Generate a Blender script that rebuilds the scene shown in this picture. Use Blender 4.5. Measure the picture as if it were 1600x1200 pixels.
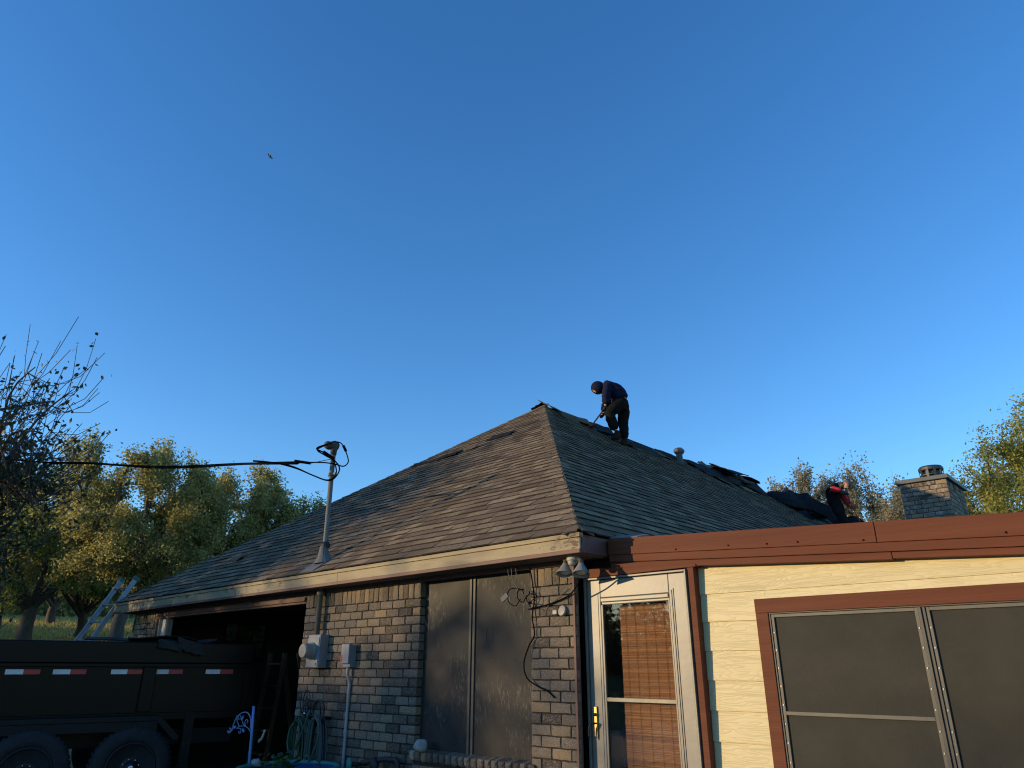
import bpy, bmesh, math, random
import numpy as np
from mathutils import Vector, Matrix, Euler
random.seed(7); rng = np.random.default_rng(7)
PI = math.pi; R = math.radians
for o in list(bpy.data.objects): bpy.data.objects.remove(o)
scn = bpy.context.scene
COL = scn.collection
H0 = 1.45                                     # eye height of the camera above the yard

# ------------------------------------------------------------------ camera
yaw, pit, rol = R(-42.65), R(21.75), R(0.1)
Fv = Vector((math.sin(yaw)*math.cos(pit), math.cos(yaw)*math.cos(pit), math.sin(pit)))
Rv = Vector((math.cos(yaw), -math.sin(yaw), 0)); Uv = Rv.cross(Fv)
R2 = Rv*math.cos(rol)+Uv*math.sin(rol); U2 = -Rv*math.sin(rol)+Uv*math.cos(rol)
cd = bpy.data.cameras.new('camera'); cam = bpy.data.objects.new('camera', cd); COL.objects.link(cam)
mw = Matrix.Identity(4)
for i in range(3):
    mw[i][0] = R2[i]; mw[i][1] = U2[i]; mw[i][2] = -Fv[i]
mw[2][3] = H0
cam.matrix_world = mw
cd.sensor_width = 36; cd.lens = 36*1115/1600; cd.clip_end = 3000; cd.clip_start = .05
scn.camera = cam
def seen(p):                                   # (x, y, depth) on a 1600 wide frame: only used to rank pieces by size
    d = Vector(p)-Vector((0, 0, H0)); z = d.dot(Fv)
    if z < .1: return (-9e9, 0, 1)
    return (800+1115*d.dot(R2)/z, 600-1115*d.dot(U2)/z, z)

# ------------------------------------------------------------------ light
SUN_AZ, SUN_EL = 216.0, 8.0
SUN_STR, SKY_STR, EXPO = 2.1, 0.15, 1.18
w = bpy.data.worlds.new("World"); scn.world = w; w.use_nodes = True
nt = w.node_tree; nt.nodes.clear()
sky = nt.nodes.new('ShaderNodeTexSky'); sky.sky_type = 'NISHITA'; sky.sun_disc = False
sky.sun_elevation = R(SUN_EL); sky.sun_rotation = R(SUN_AZ)
sky.altitude = 300; sky.air_density = 1.0; sky.dust_density = 0.1; sky.ozone_density = 3.0
hs = nt.nodes.new('ShaderNodeHueSaturation'); hs.inputs['Saturation'].default_value = 1.18; hs.inputs['Hue'].default_value = .508
bg = nt.nodes.new('ShaderNodeBackground'); bg.inputs[1].default_value = SKY_STR
wo = nt.nodes.new('ShaderNodeOutputWorld')
nt.links.new(sky.outputs[0], hs.inputs['Color']); nt.links.new(hs.outputs[0], bg.inputs[0]); nt.links.new(bg.outputs[0], wo.inputs[0])
sd = bpy.data.lights.new('sun', 'SUN'); sd.energy = SUN_STR; sd.angle = R(.53); sd.color = (1.0, .72, .39)
so = bpy.data.objects.new('sun', sd); COL.objects.link(so)
saz, sel = R(SUN_AZ), R(SUN_EL)
to_sun = Vector((math.sin(saz)*math.cos(sel), math.cos(saz)*math.cos(sel), math.sin(sel)))
so.rotation_euler = (-to_sun).to_track_quat('-Z', 'Y').to_euler(); so.location = to_sun*60
vs = scn.view_settings; vs.view_transform = 'Standard'; vs.look = 'None'; vs.exposure = EXPO; vs.gamma = 1; vs.use_curve_mapping = False
scn.render.engine = 'CYCLES'
scn.cycles.filter_width = 1.15; scn.cycles.max_bounces = 6; scn.cycles.transparent_max_bounces = 12

# ------------------------------------------------------------------ materials
MATS = {}
def material(name, cols, scale=4.0, rough=.7, bump=0.0, bscale=40.0, stretch=(1, 1, 1), metal=0.0, rnd=0.0, detail=6, spec=.5, coat=0.0, extra=None, dist=0.0, bdist=.01):
    """noise -> ramp colour; rnd mixes in a value of its own for each object / loose piece"""
    m = bpy.data.materials.new(name); m.use_nodes = True; n = m.node_tree; L = n.links
    b = n.nodes['Principled BSDF']; b.inputs['Roughness'].default_value = rough; b.inputs['Metallic'].default_value = metal
    b.inputs['Specular IOR Level'].default_value = spec; b.inputs['Coat Weight'].default_value = coat
    tc = n.nodes.new('ShaderNodeTexCoord'); mp = n.nodes.new('ShaderNodeMapping'); mp.inputs['Scale'].default_value = stretch
    L.new(tc.outputs['Object'], mp.inputs[0])
    nz = n.nodes.new('ShaderNodeTexNoise'); nz.inputs['Scale'].default_value = scale; nz.inputs['Detail'].default_value = detail; nz.inputs['Distortion'].default_value = dist
    nz.inputs['Roughness'].default_value = .65
    L.new(mp.outputs[0], nz.inputs['Vector'])
    fac = nz.outputs[0]
    oi = n.nodes.new('ShaderNodeObjectInfo'); ge = n.nodes.new('ShaderNodeNewGeometry')
    ad = n.nodes.new('ShaderNodeMath'); ad.operation = 'ADD'; L.new(oi.outputs['Random'], ad.inputs[0]); L.new(ge.outputs['Random Per Island'], ad.inputs[1])
    fr = n.nodes.new('ShaderNodeMath'); fr.operation = 'FRACT'; L.new(ad.outputs[0], fr.inputs[0])
    if rnd > 0:
        # noise pattern shifted for each piece
        cx = n.nodes.new('ShaderNodeVectorMath'); cx.operation = 'ADD'
        sc = n.nodes.new('ShaderNodeMath'); sc.operation = 'MULTIPLY'; sc.inputs[1].default_value = 37.0; L.new(fr.outputs[0], sc.inputs[0])
        L.new(mp.outputs[0], cx.inputs[0]); L.new(sc.outputs[0], cx.inputs[1]); L.new(cx.outputs[0], nz.inputs['Vector'])
        mx = n.nodes.new('ShaderNodeMix'); mx.inputs[0].default_value = rnd
        L.new(nz.outputs[0], mx.inputs[2]); L.new(fr.outputs[0], mx.inputs[3]); fac = mx.outputs[0]
    rp = n.nodes.new('ShaderNodeValToRGB'); e = rp.color_ramp.elements
    while len(e) < len(cols): e.new(.5)
    for k, (p, c) in enumerate(cols): e[k].position = p; e[k].color = (*c, 1)
    L.new(fac, rp.inputs[0]); L.new(rp.outputs[0], b.inputs['Base Color'])
    if bump:
        n2 = n.nodes.new('ShaderNodeTexNoise'); n2.inputs['Scale'].default_value = bscale; n2.inputs['Detail'].default_value = 5
        L.new(mp.outputs[0], n2.inputs['Vector'])
        bp = n.nodes.new('ShaderNodeBump'); bp.inputs['Strength'].default_value = bump; bp.inputs['Distance'].default_value = bdist
        L.new(n2.outputs[0], bp.inputs['Height']); L.new(bp.outputs[0], b.inputs['Normal'])
    MATS[name] = m
    if extra: extra(m, n, L, b, tc, mp, rp, fr)
    return m
def flat(name, c, rough=.6, metal=0.0, var=.15, scale=8, bump=0.05, **k):
    return material(name, [(.3, tuple(x*(1-var) for x in c)), (.7, tuple(min(1, x*(1+var)) for x in c))], scale, rough, bump, 60, metal=metal, **k)

def brick_extra(m, n, L, b, tc, mp, rp, fr):
    # pale lime smears and dark rub marks over the burnt clay
    v = n.nodes.new('ShaderNodeTexNoise'); v.inputs['Scale'].default_value = 9; v.inputs['Detail'].default_value = 7; v.inputs['Distortion'].default_value = 1.6
    sc = n.nodes.new('ShaderNodeVectorMath'); sc.operation = 'ADD'
    ml = n.nodes.new('ShaderNodeMath'); ml.operation = 'MULTIPLY'; ml.inputs[1].default_value = 91; L.new(fr.outputs[0], ml.inputs[0])
    L.new(tc.outputs['Object'], sc.inputs[0]); L.new(ml.outputs[0], sc.inputs[1]); L.new(sc.outputs[0], v.inputs['Vector'])
    r1 = n.nodes.new('ShaderNodeValToRGB'); r1.color_ramp.elements[0].position = .52; r1.color_ramp.elements[1].position = .68
    L.new(v.outputs[0], r1.inputs[0])
    mx = n.nodes.new('ShaderNodeMix'); mx.data_type = 'RGBA'; mx.inputs[7].default_value = (.36, .345, .31, 1)
    mf = n.nodes.new('ShaderNodeMath'); mf.operation = 'MULTIPLY'; mf.inputs[1].default_value = .75; L.new(r1.outputs[0], mf.inputs[0])
    L.new(mf.outputs[0], mx.inputs[0]); L.new(rp.outputs[0], mx.inputs[6])
    w2 = n.nodes.new('ShaderNodeTexNoise'); w2.inputs['Scale'].default_value = 14; w2.inputs['Detail'].default_value = 4
    mq = n.nodes.new('ShaderNodeMapping'); mq.inputs['Scale'].default_value = (2.2, 1, .35); L.new(sc.outputs[0], mq.inputs[0]); L.new(mq.outputs[0], w2.inputs['Vector'])
    r2 = n.nodes.new('ShaderNodeValToRGB'); r2.color_ramp.elements[0].position = .58; r2.color_ramp.elements[1].position = .70
    L.new(w2.outputs[0], r2.inputs[0])
    mf2 = n.nodes.new('ShaderNodeMath'); mf2.operation = 'MULTIPLY'; mf2.inputs[1].default_value = .7; L.new(r2.outputs[0], mf2.inputs[0])
    m2 = n.nodes.new('ShaderNodeMix'); m2.data_type = 'RGBA'; m2.inputs[7].default_value = (.04, .036, .034, 1)
    L.new(mf2.outputs[0], m2.inputs[0]); L.new(mx.outputs[2], m2.inputs[6]); L.new(m2.outputs[2], b.inputs['Base Color'])
M_BRICK = material('weathered_brick', [(.16, (.065, .052, .043)), (.34, (.15, .12, .09)), (.52, (.25, .198, .142)), (.66, (.165, .14, .117)), (.78, (.275, .208, .132)), (.9, (.31, .22, .12))],
                   9, .92, .7, 70, rnd=.64, spec=.15, extra=brick_extra)
M_MORTAR = flat('dark_mortar', (.026, .024, .022), .95, bump=.3)
M_SHINGLE = material('asphalt_shingle', [(.2, (.115, .088, .061)), (.5, (.175, .135, .092)), (.65, (.24, .186, .124)), (.85, (.36, .28, .185))], 30, .92, .6, 260, rnd=.45, spec=.06)  # wide tan range: blended granules plus sunlit streaks put into the colour
M_EDGE = flat('shingle_cut_edge', (.045, .037, .028), .95, spec=.1)  # black cut asphalt, also carries the shadow lines under each course as colour
M_FELT = flat('black_felt', (.011, .011, .012), .85, var=.4, bump=.4, spec=.25)
M_DECK = flat('roof_deck', (.03, .028, .026), .9)
def fascia_extra(m, n, L, b, tc, mp, rp, fr):
    # cream paint flaking away from old brown paint, worst near one end
    v = n.nodes.new('ShaderNodeTexNoise'); v.inputs['Scale'].default_value = 14; v.inputs['Detail'].default_value = 8; v.inputs['Roughness'].default_value = .7
    mq = n.nodes.new('ShaderNodeMapping'); mq.inputs['Scale'].default_value = (.6, 1, 1.4); L.new(tc.outputs['Object'], mq.inputs[0]); L.new(mq.outputs[0], v.inputs['Vector'])
    big = n.nodes.new('ShaderNodeTexNoise'); big.inputs['Scale'].default_value = 1.1; L.new(tc.outputs['Object'], big.inputs['Vector'])
    a = n.nodes.new('ShaderNodeMath'); a.operation = 'MULTIPLY_ADD'; a.inputs[1].default_value = .45; L.new(big.outputs[0], a.inputs[0]); L.new(v.outputs[0], a.inputs[2])
    r1 = n.nodes.new('ShaderNodeValToRGB'); r1.color_ramp.elements[0].position = .84; r1.color_ramp.elements[1].position = .90
    L.new(a.outputs[0], r1.inputs[0])
    mx = n.nodes.new('ShaderNodeMix'); mx.data_type = 'RGBA'; mx.inputs[7].default_value = (.10, .06, .045, 1)
    L.new(r1.outputs[0], mx.inputs[0]); L.new(rp.outputs[0], mx.inputs[6]); L.new(mx.outputs[2], b.inputs['Base Color'])
M_FASCIA = material('peeling_cream_paint', [(.3, (.21, .17, .105)), (.55, (.31, .26, .165)), (.75, (.25, .20, .125))], 3, .75, .25, 60, stretch=(.5, 1, 3), extra=fascia_extra)
M_BROWN = material('brown_trim_paint', [(.25, (.088, .027, .0135)), (.5, (.115, .037, .018)), (.75, (.145, .049, .025))], 3.5, .68, .4, 30, stretch=(.12, 1, 3), spec=.2)
M_BROWN_D = material('old_brown_paint', [(.3, (.10, .05, .042)), (.7, (.14, .068, .055))], 6, .65, .2, 40)
M_SOFFIT = flat('dim_soffit_paint', (.09, .075, .065), .8)
def siding_extra(m, n, L, b, tc, mp, rp, fr):
    # cedar grain pressed into fibre cement: stretched rings with knots
    add = n.nodes.new('ShaderNodeVectorMath'); add.operation = 'ADD'
    ml = n.nodes.new('ShaderNodeMath'); ml.operation = 'MULTIPLY'; ml.inputs[1].default_value = 23; L.new(fr.outputs[0], ml.inputs[0])
    L.new(tc.outputs['Object'], add.inputs[0]); L.new(ml.outputs[0], add.inputs[1])
    mq = n.nodes.new('ShaderNodeMapping'); mq.inputs['Scale'].default_value = (1.0, 1, 7.0); L.new(add.outputs[0], mq.inputs[0])
    big = n.nodes.new('ShaderNodeTexNoise'); big.inputs['Scale'].default_value = 2.1; big.inputs['Detail'].default_value = 2.5; big.inputs['Roughness'].default_value = .4; L.new(mq.outputs[0], big.inputs['Vector'])
    s = n.nodes.new('ShaderNodeMath'); s.operation = 'MULTIPLY'; s.inputs[1].default_value = 48; L.new(big.outputs[0], s.inputs[0])
    sn = n.nodes.new('ShaderNodeMath'); sn.operation = 'SINE'; L.new(s.outputs[0], sn.inputs[0])
    fine = n.nodes.new('ShaderNodeTexNoise'); fine.inputs['Scale'].default_value = 40; mr = n.nodes.new('ShaderNodeMapping'); mr.inputs['Scale'].default_value = (.2, 1, 3); L.new(add.outputs[0], mr.inputs[0]); L.new(mr.outputs[0], fine.inputs['Vector'])
    sh = n.nodes.new('ShaderNodeMath'); sh.operation = 'POWER'; ab = n.nodes.new('ShaderNodeMath'); ab.operation = 'ABSOLUTE'; L.new(sn.outputs[0], ab.inputs[0]); L.new(ab.outputs[0], sh.inputs[0]); sh.inputs[1].default_value = .45
    a = n.nodes.new('ShaderNodeMath'); a.operation = 'MULTIPLY_ADD'; a.inputs[1].default_value = .2; L.new(fine.outputs[0], a.inputs[0]); L.new(sh.outputs[0], a.inputs[2])
    bp = n.nodes.new('ShaderNodeBump'); bp.inputs['Strength'].default_value = .5; bp.inputs['Distance'].default_value = .004
    L.new(a.outputs[0], bp.inputs['Height']); L.new(bp.outputs[0], b.inputs['Normal'])
M_SIDING = material('cream_siding_paint', [(.3, (.535, .46, .255)), (.7, (.59, .51, .29))], 2.5, .6, 0, rnd=.25, extra=siding_extra)
M_ALU = material('dull_aluminium', [(.3, (.13, .125, .105)), (.7, (.19, .18, .155))], 9, .5, .15, 30, metal=.25)
M_DOOR = material('white_storm_door_paint', [(.3, (.14, .138, .122)), (.7, (.19, .186, .165))], 5, .42, .06, 20)
M_DOORTOP = M_DOOR
M_BRASS = flat('worn_brass', (.62, .42, .12), .3, 1.0)
M_BLACKM = flat('black_metal', (.02, .02, .022), .4, .3)
def screen_extra(m, n, L, b, tc, mp, rp, fr):
    # woven sun screen: fine weave plus dusty streaks
    wv = n.nodes.new('ShaderNodeTexNoise'); wv.inputs['Scale'].default_value = 34; wv.inputs['Detail'].default_value = 9; wv.inputs['Roughness'].default_value = .75
    mq = n.nodes.new('ShaderNodeMapping'); mq.inputs['Scale'].default_value = (1.5, 1, .42); mq.inputs['Rotation'].default_value = (0, R(16), 0); L.new(tc.outputs['Object'], mq.inputs[0]); L.new(mq.outputs[0], wv.inputs['Vector'])
    r1 = n.nodes.new('ShaderNodeValToRGB'); r1.color_ramp.elements[0].position = .52; r1.color_ramp.elements[1].position = .68
    L.new(wv.outputs[0], r1.inputs[0])
    pt = n.nodes.new('ShaderNodeTexNoise'); pt.inputs['Scale'].default_value = 1.5; L.new(tc.outputs['Object'], pt.inputs['Vector'])
    r2 = n.nodes.new('ShaderNodeValToRGB'); r2.color_ramp.elements[0].position = .46; r2.color_ramp.elements[1].position = .60; L.new(pt.outputs[0], r2.inputs[0])
    f = n.nodes.new('ShaderNodeMath'); f.operation = 'MULTIPLY'; L.new(r1.outputs[0], f.inputs[0]); L.new(r2.outputs[0], f.inputs[1])
    f2 = n.nodes.new('ShaderNodeMath'); f2.operation = 'MULTIPLY'; f2.inputs[1].default_value = .5; L.new(f.outputs[0], f2.inputs[0])
    mx = n.nodes.new('ShaderNodeMix'); mx.data_type = 'RGBA'; mx.inputs[7].default_value = (.30, .27, .21, 1)
    L.new(f2.outputs[0], mx.inputs[0]); L.new(rp.outputs[0], mx.inputs[6]); L.new(mx.outputs[2], b.inputs['Base Color'])
M_SCREEN = material('dusty_solar_screen', [(.35, (.014, .014, .0135)), (.65, (.025, .024, .022))], 5, .62, .5, 320, spec=.35, extra=screen_extra, bdist=.002)
M_SCREEN2 = material('charcoal_window_screen', [(.3, (.027, .027, .022)), (.5, (.033, .032, .026)), (.7, (.040, .039, .031))], 3, .75, .5, 300, spec=.25, bdist=.002)
M_MULL = flat('dull_bronze_frame', (.07, .065, .054), .55, .15)
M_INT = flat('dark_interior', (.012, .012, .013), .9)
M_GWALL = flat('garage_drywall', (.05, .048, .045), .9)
M_BLIND = material('bamboo_slats', [(.2, (.16, .058, .02)), (.5, (.27, .105, .038)), (.8, (.37, .16, .06))], 40, .6, .3, 80, stretch=(.2, 1, 4), rnd=.55)
M_CORD = flat('dark_cord', (.06, .03, .015), .8)
M_PIPE = flat('galvanised_pipe', (.15, .148, .128), .65, .2)
M_PVC = flat('grey_conduit', (.25, .27, .29), .5)
M_METER = flat('grey_enamel', (.17, .20, .235), .55, .05)
M_GLASSM = flat('milky_meter_cover', (.25, .25, .23), .25)
M_RUBBER = flat('black_rubber', (.016, .016, .017), .6)
M_CABLE = flat('black_cable', (.004, .004, .0045), .9, spec=.05)
M_LEAD = flat('lead_flashing', (.14, .145, .14), .75, .1)
M_LAMP = flat('white_lamp_shade', (.21, .21, .20), .5)
M_GREENH = flat('green_hose', (.012, .05, .022), .5)
M_GREYH = flat('grey_green_hose', (.04, .08, .062), .5)
M_BLUEH = flat('slate_hose', (.032, .048, .062), .5)
M_BLUEP = flat('pale_blue_paint', (.10, .24, .52), .5)
M_POT = flat('blue_glaze', (.025, .07, .22), .25)
M_TEAL = flat('teal_plastic', (.03, .22, .20), .4)
M_ROCK = material('pale_stone', [(.3, (.20, .205, .20)), (.7, (.38, .38, .37))], 25, .9, .8, 60)
M_TRAIL = material('black_gloss_paint', [(.35, (.0028, .0028, .0036)), (.7, (.0048, .0046, .0052))], 6, .30, .03, 6, spec=.13)
M_TRAIL2 = flat('dark_fender_paint', (.008, .0085, .0095), .5, spec=.2)
M_WHITE_R = flat('white_reflector', (.62, .62, .62), .35)
M_RED_R = flat('red_reflector', (.42, .012, .02), .35)
M_TYRE = material('dusty_tyre', [(.3, (.010, .011, .012)), (.7, (.022, .023, .025))], 12, .85, .4, 60)
M_RIM = flat('black_rim', (.006, .0065, .0075), .5, .1)
M_CHROME = flat('bright_nut', (.6, .6, .6), .25, 1.0)
M_ALU2 = flat('bright_ladder_aluminium', (.34, .38, .42), .45, .5)
M_GREENP = flat('green_plastic', (.02, .14, .10), .5)
M_SKIN = flat('skin', (.46, .24, .15), .55)
M_NAVY = flat('navy_hoodie', (.009, .012, .034), .9, spec=.15)
M_DGREY = flat('dark_work_trousers', (.010, .0098, .0095), .95, spec=.1)
M_BOOT = flat('brown_leather', (.030, .016, .011), .9, spec=.1)
M_GLOVE = flat('dark_glove', (.018, .018, .022), .8)
M_GLOVEW = flat('pale_glove', (.62, .60, .56), .8)
M_RED = flat('red_sleeve', (.40, .012, .016), .85)
M_VEST = flat('black_vest', (.006, .006, .007), .9, spec=.1)
M_HAIR = flat('dark_hair', (.03, .018, .012), .7)
M_REDP = flat('red_tool_paint', (.30, .035, .03), .5)
M_WOOD = flat('old_wood', (.16, .11, .07), .8)
M_CONC = material('concrete', [(.3, (.24, .235, .22)), (.7, (.34, .33, .31))], 1.5, .9, .3, 40)
M_CAP = flat('metal_cap', (.085, .10, .105), .6, .2)
M_BARK = material('oak_bark', [(.3, (.045, .036, .028)), (.7, (.11, .09, .07))], 6, .95, .8, 25, stretch=(1, 1, .25))
def glass_mat(name, tint=(1, 1, 1), rough=.02):
    m = bpy.data.materials.new(name); m.use_nodes = True; n = m.node_tree; n.nodes.clear(); L = n.links
    t = n.nodes.new('ShaderNodeBsdfTransparent'); t.inputs[0].default_value = (*tint, 1); g = n.nodes.new('ShaderNodeBsdfGlossy'); g.inputs['Roughness'].default_value = rough
    f = n.nodes.new('ShaderNodeFresnel'); f.inputs[0].default_value = 1.5; mx = n.nodes.new('ShaderNodeMixShader'); o = n.nodes.new('ShaderNodeOutputMaterial')
    L.new(f.outputs[0], mx.inputs[0]); L.new(t.outputs[0], mx.inputs[1]); L.new(g.outputs[0], mx.inputs[2]); L.new(mx.outputs[0], o.inputs[0]); return m
M_GLASS = glass_mat('window_glass', (.9, .9, .88))
def leaf_mat(name, cols, trans=.35):
    m = bpy.data.materials.new(name); m.use_nodes = True; n = m.node_tree; n.nodes.clear(); L = n.links
    ge = n.nodes.new('ShaderNodeNewGeometry'); tc = n.nodes.new('ShaderNodeTexCoord')
    nz = n.nodes.new('ShaderNodeTexNoise'); nz.inputs['Scale'].default_value = .45; nz.inputs['Detail'].default_value = 3; L.new(tc.outputs['Object'], nz.inputs['Vector'])
    mx = n.nodes.new('ShaderNodeMix'); mx.inputs[0].default_value = .5; L.new(ge.outputs['Random Per Island'], mx.inputs[2]); L.new(nz.outputs[0], mx.inputs[3])
    rp = n.nodes.new('ShaderNodeValToRGB'); e = rp.color_ramp.elements
    while len(e) < len(cols): e.new(.5)
    for k, (p, c) in enumerate(cols): e[k].position = p; e[k].color = (*c, 1)
    L.new(mx.outputs[0], rp.inputs[0])
    d = n.nodes.new('ShaderNodeBsdfPrincipled'); d.inputs['Roughness'].default_value = .5; d.inputs['Specular IOR Level'].default_value = .4
    t = n.nodes.new('ShaderNodeBsdfTranslucent'); L.new(rp.outputs[0], d.inputs['Base Color']); L.new(rp.outputs[0], t.inputs[0])
    ms = n.nodes.new('ShaderNodeMixShader'); ms.inputs[0].default_value = trans; o = n.nodes.new('ShaderNodeOutputMaterial')
    L.new(d.outputs[0], ms.inputs[1]); L.new(t.outputs[0], ms.inputs[2]); L.new(ms.outputs[0], o.inputs[0]); return m
M_OAK = leaf_mat('oak_leaves', [(.2, (.17, .17, .055)), (.42, (.29, .275, .09)), (.6, (.41, .375, .125)), (.8, (.54, .46, .18))], .58)
M_OAKG = leaf_mat('green_oak_leaves', [(.2, (.16, .18, .05)), (.45, (.28, .30, .08)), (.65, (.42, .415, .105)), (.85, (.54, .49, .15))], .58)
M_BROWNL = leaf_mat('fading_leaves', [(.2, (.16, .125, .07)), (.4, (.28, .225, .13)), (.6, (.34, .31, .17)), (.85, (.48, .44, .32))], .5)
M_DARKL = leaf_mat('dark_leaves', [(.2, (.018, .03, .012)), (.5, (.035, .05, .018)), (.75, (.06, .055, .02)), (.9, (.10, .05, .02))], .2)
M_POTL = leaf_mat('pot_plant_leaves', [(.3, (.02, .06, .015)), (.7, (.04, .10, .02))])
def ground_mat():
    def ex(m, n, L, b, tc, mp, rp, fr): pass
    return material('dry_lawn', [(.3, (.12, .10, .03)), (.5, (.20, .17, .052)), (.7, (.29, .235, .085))], .5, .95, .8, 8, detail=8, bdist=.05)
M_GRASS = ground_mat()

# ------------------------------------------------------------------ mesh helpers
class MB:
    def __init__(s): s.v = []; s.f = []; s.m = []
    def add(s, vs, fs, mi=0):
        k = len(s.v); s.v += [tuple(v) for v in vs]; s.f += [tuple(i+k for i in f) for f in fs]; s.m += [mi]*len(fs); return s
    def hexa(s, p, mi=0):                      # 8 points: bottom ring 0-3, top ring 4-7
        return s.add(p, [(3, 2, 1, 0), (4, 5, 6, 7), (0, 1, 5, 4), (1, 2, 6, 5), (2, 3, 7, 6), (3, 0, 4, 7)], mi)
    def slab(s, p):                            # a shingle: weathered top, cut edges dark to draw the course shadow lines
        k = len(s.f); s.hexa(p); s.m[k+2] = s.m[k+3] = s.m[k+5] = 1; return s
    def box(s, x0, x1, y0, y1, z0, z1, mi=0):
        return s.hexa([(x0, y0, z0), (x1, y0, z0), (x1, y1, z0), (x0, y1, z0), (x0, y0, z1), (x1, y0, z1), (x1, y1, z1), (x0, y1, z1)], mi)
    def obox(s, c, ax, ay, az, mi=0):          # oriented: half axis vectors
        c, ax, ay, az = map(Vector, (c, ax, ay, az))
        return s.hexa([c-ax-ay-az, c+ax-ay-az, c+ax+ay-az, c-ax+ay-az, c-ax-ay+az, c+ax-ay+az, c+ax+ay+az, c-ax+ay+az], mi)
    def tube(s, pts, rad, n=8, cap=True, mi=0):
        pts = [Vector(p) for p in pts]; m = len(pts)
        rad = rad if isinstance(rad, (list, tuple)) else [rad]*m
        rings = []; up = None
        for i, p in enumerate(pts):
            t = (pts[min(i+1, m-1)]-pts[max(i-1, 0)])
            t = t.normalized() if t.length > 1e-9 else Vector((0, 0, 1))
            if up is None:
                up = t.orthogonal().normalized()
            else:
                up = up-t*up.dot(t); up = up.normalized() if up.length > 1e-6 else t.orthogonal().normalized()
            b = t.cross(up)
            rings.append([p+(up*math.cos(2*PI*k/n)+b*math.sin(2*PI*k/n))*rad[i] for k in range(n)])
        vs = [v for r in rings for v in r]; fs = []
        for i in range(m-1):
            for k in range(n):
                k2 = (k+1) % n; fs.append((i*n+k, i*n+k2, (i+1)*n+k2, (i+1)*n+k))
        if cap:
            fs.append(tuple(range(n-1, -1, -1))); fs.append(tuple((m-1)*n+k for k in range(n)))
        return s.add(vs, fs, mi)
    def lathe(s, prof, c=(0, 0, 0), axis=(0, 0, 1), n=24, mi=0):   # prof: (r, h)
        ax = Vector(axis).normalized(); u = ax.orthogonal().normalized(); v = ax.cross(u); c = Vector(c)
        vs = []; fs = []
        for r, h in prof:
            for k in range(n):
                a = 2*PI*k/n; vs.append(c+ax*h+(u*math.cos(a)+v*math.sin(a))*r)
        m = len(prof)
        for i in range(m-1):
            for k in range(n):
                k2 = (k+1) % n; fs.append((i*n+k, i*n+k2, (i+1)*n+k2, (i+1)*n+k))
        fs.append(tuple(range(n-1, -1, -1))); fs.append(tuple((m-1)*n+k for k in range(n)))
        return s.add(vs, fs, mi)
    def blob(s, c, r, sub=2, jit=.15, seed=1, mi=0):
        bm = bmesh.new(); bmesh.ops.create_icosphere(bm, subdivisions=sub, radius=1)
        rr = random.Random(seed); c = Vector(c)
        ph = [(Vector((rr.uniform(-2.5, 2.5), rr.uniform(-2.5, 2.5), rr.uniform(-2.5, 2.5))), rr.uniform(0, 6)) for _ in range(5)]
        bm.verts.ensure_lookup_table(); vs = []
        for v in bm.verts:
            f = 1+jit*sum(math.sin(v.co.dot(d)*1.6+p) for d, p in ph)/2.2
            vs.append(c+Vector((v.co.x*r[0], v.co.y*r[1], v.co.z*r[2]))*f)
        fs = [tuple(v.index for v in f.verts) for f in bm.faces]; bm.free(); return s.add(vs, fs, mi)
def wloc(o):
    v = Vector((0, 0, 0))
    while o: v += o.location; o = o.parent
    return v
def build(name, mb, mats, parent=None, smooth=False, bevel=0, kind=None, base=None):
    """world-space shape -> one mesh object; children keep the origin of their thing"""
    vs = mb.v
    if parent is not None: off = wloc(parent)
    elif base is not None: off = Vector(base)
    else:
        a = np.array(vs); off = Vector(((a[:, 0].min()+a[:, 0].max())/2, (a[:, 1].min()+a[:, 1].max())/2, a[:, 2].min()))
    me = bpy.data.meshes.new(name); me.from_pydata([(v[0]-off.x, v[1]-off.y, v[2]-off.z) for v in vs], [], mb.f)
    for m in (mats if isinstance(mats, (list, tuple)) else [mats]): me.materials.append(m)
    if any(mb.m): me.polygons.foreach_set('material_index', mb.m)
    if smooth: me.polygons.foreach_set('use_smooth', [True]*len(me.polygons))
    me.update()
    o = bpy.data.objects.new(name, me); COL.objects.link(o)
    if parent is not None: o.parent = parent
    else: o.location = off
    if bevel:
        b = o.modifiers.new('bevel', 'BEVEL'); b.width = bevel; b.segments = 2; b.limit_method = 'ANGLE'
    if kind: o['kind'] = kind
    return o
def tag(o, label=None, cat=None, group=None, kind=None):
    if label: o['label'] = label
    if cat: o['category'] = cat
    if group: o['group'] = group
    if kind: o['kind'] = kind
    return o
def thing(name, loc, label, cat, group=None):
    o = bpy.data.objects.new(name, None); COL.objects.link(o); o.location = loc; o.empty_display_size = .2
    return tag(o, label, cat, group)
def arc(c, u, v, r, a0, a1, n=12):
    c, u, v = Vector(c), Vector(u), Vector(v)
    return [c+u*r*math.cos(a0+(a1-a0)*i/n)+v*r*math.sin(a0+(a1-a0)*i/n) for i in range(n+1)]
def spline(pts, n=6):
    pts = [Vector(p) for p in pts]; out = []
    for i in range(len(pts)-1):
        p0 = pts[max(i-1, 0)]; p1 = pts[i]; p2 = pts[i+1]; p3 = pts[min(i+2, len(pts)-1)]
        for k in range(n):
            t = k/n
            out.append(.5*((2*p1)+(p2-p0)*t+(2*p0-5*p1+4*p2-p3)*t*t+(3*p1-p0-3*p2+p3)*t**3))
    out.append(pts[-1]); return out
Z = lambda z: z+H0

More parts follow.
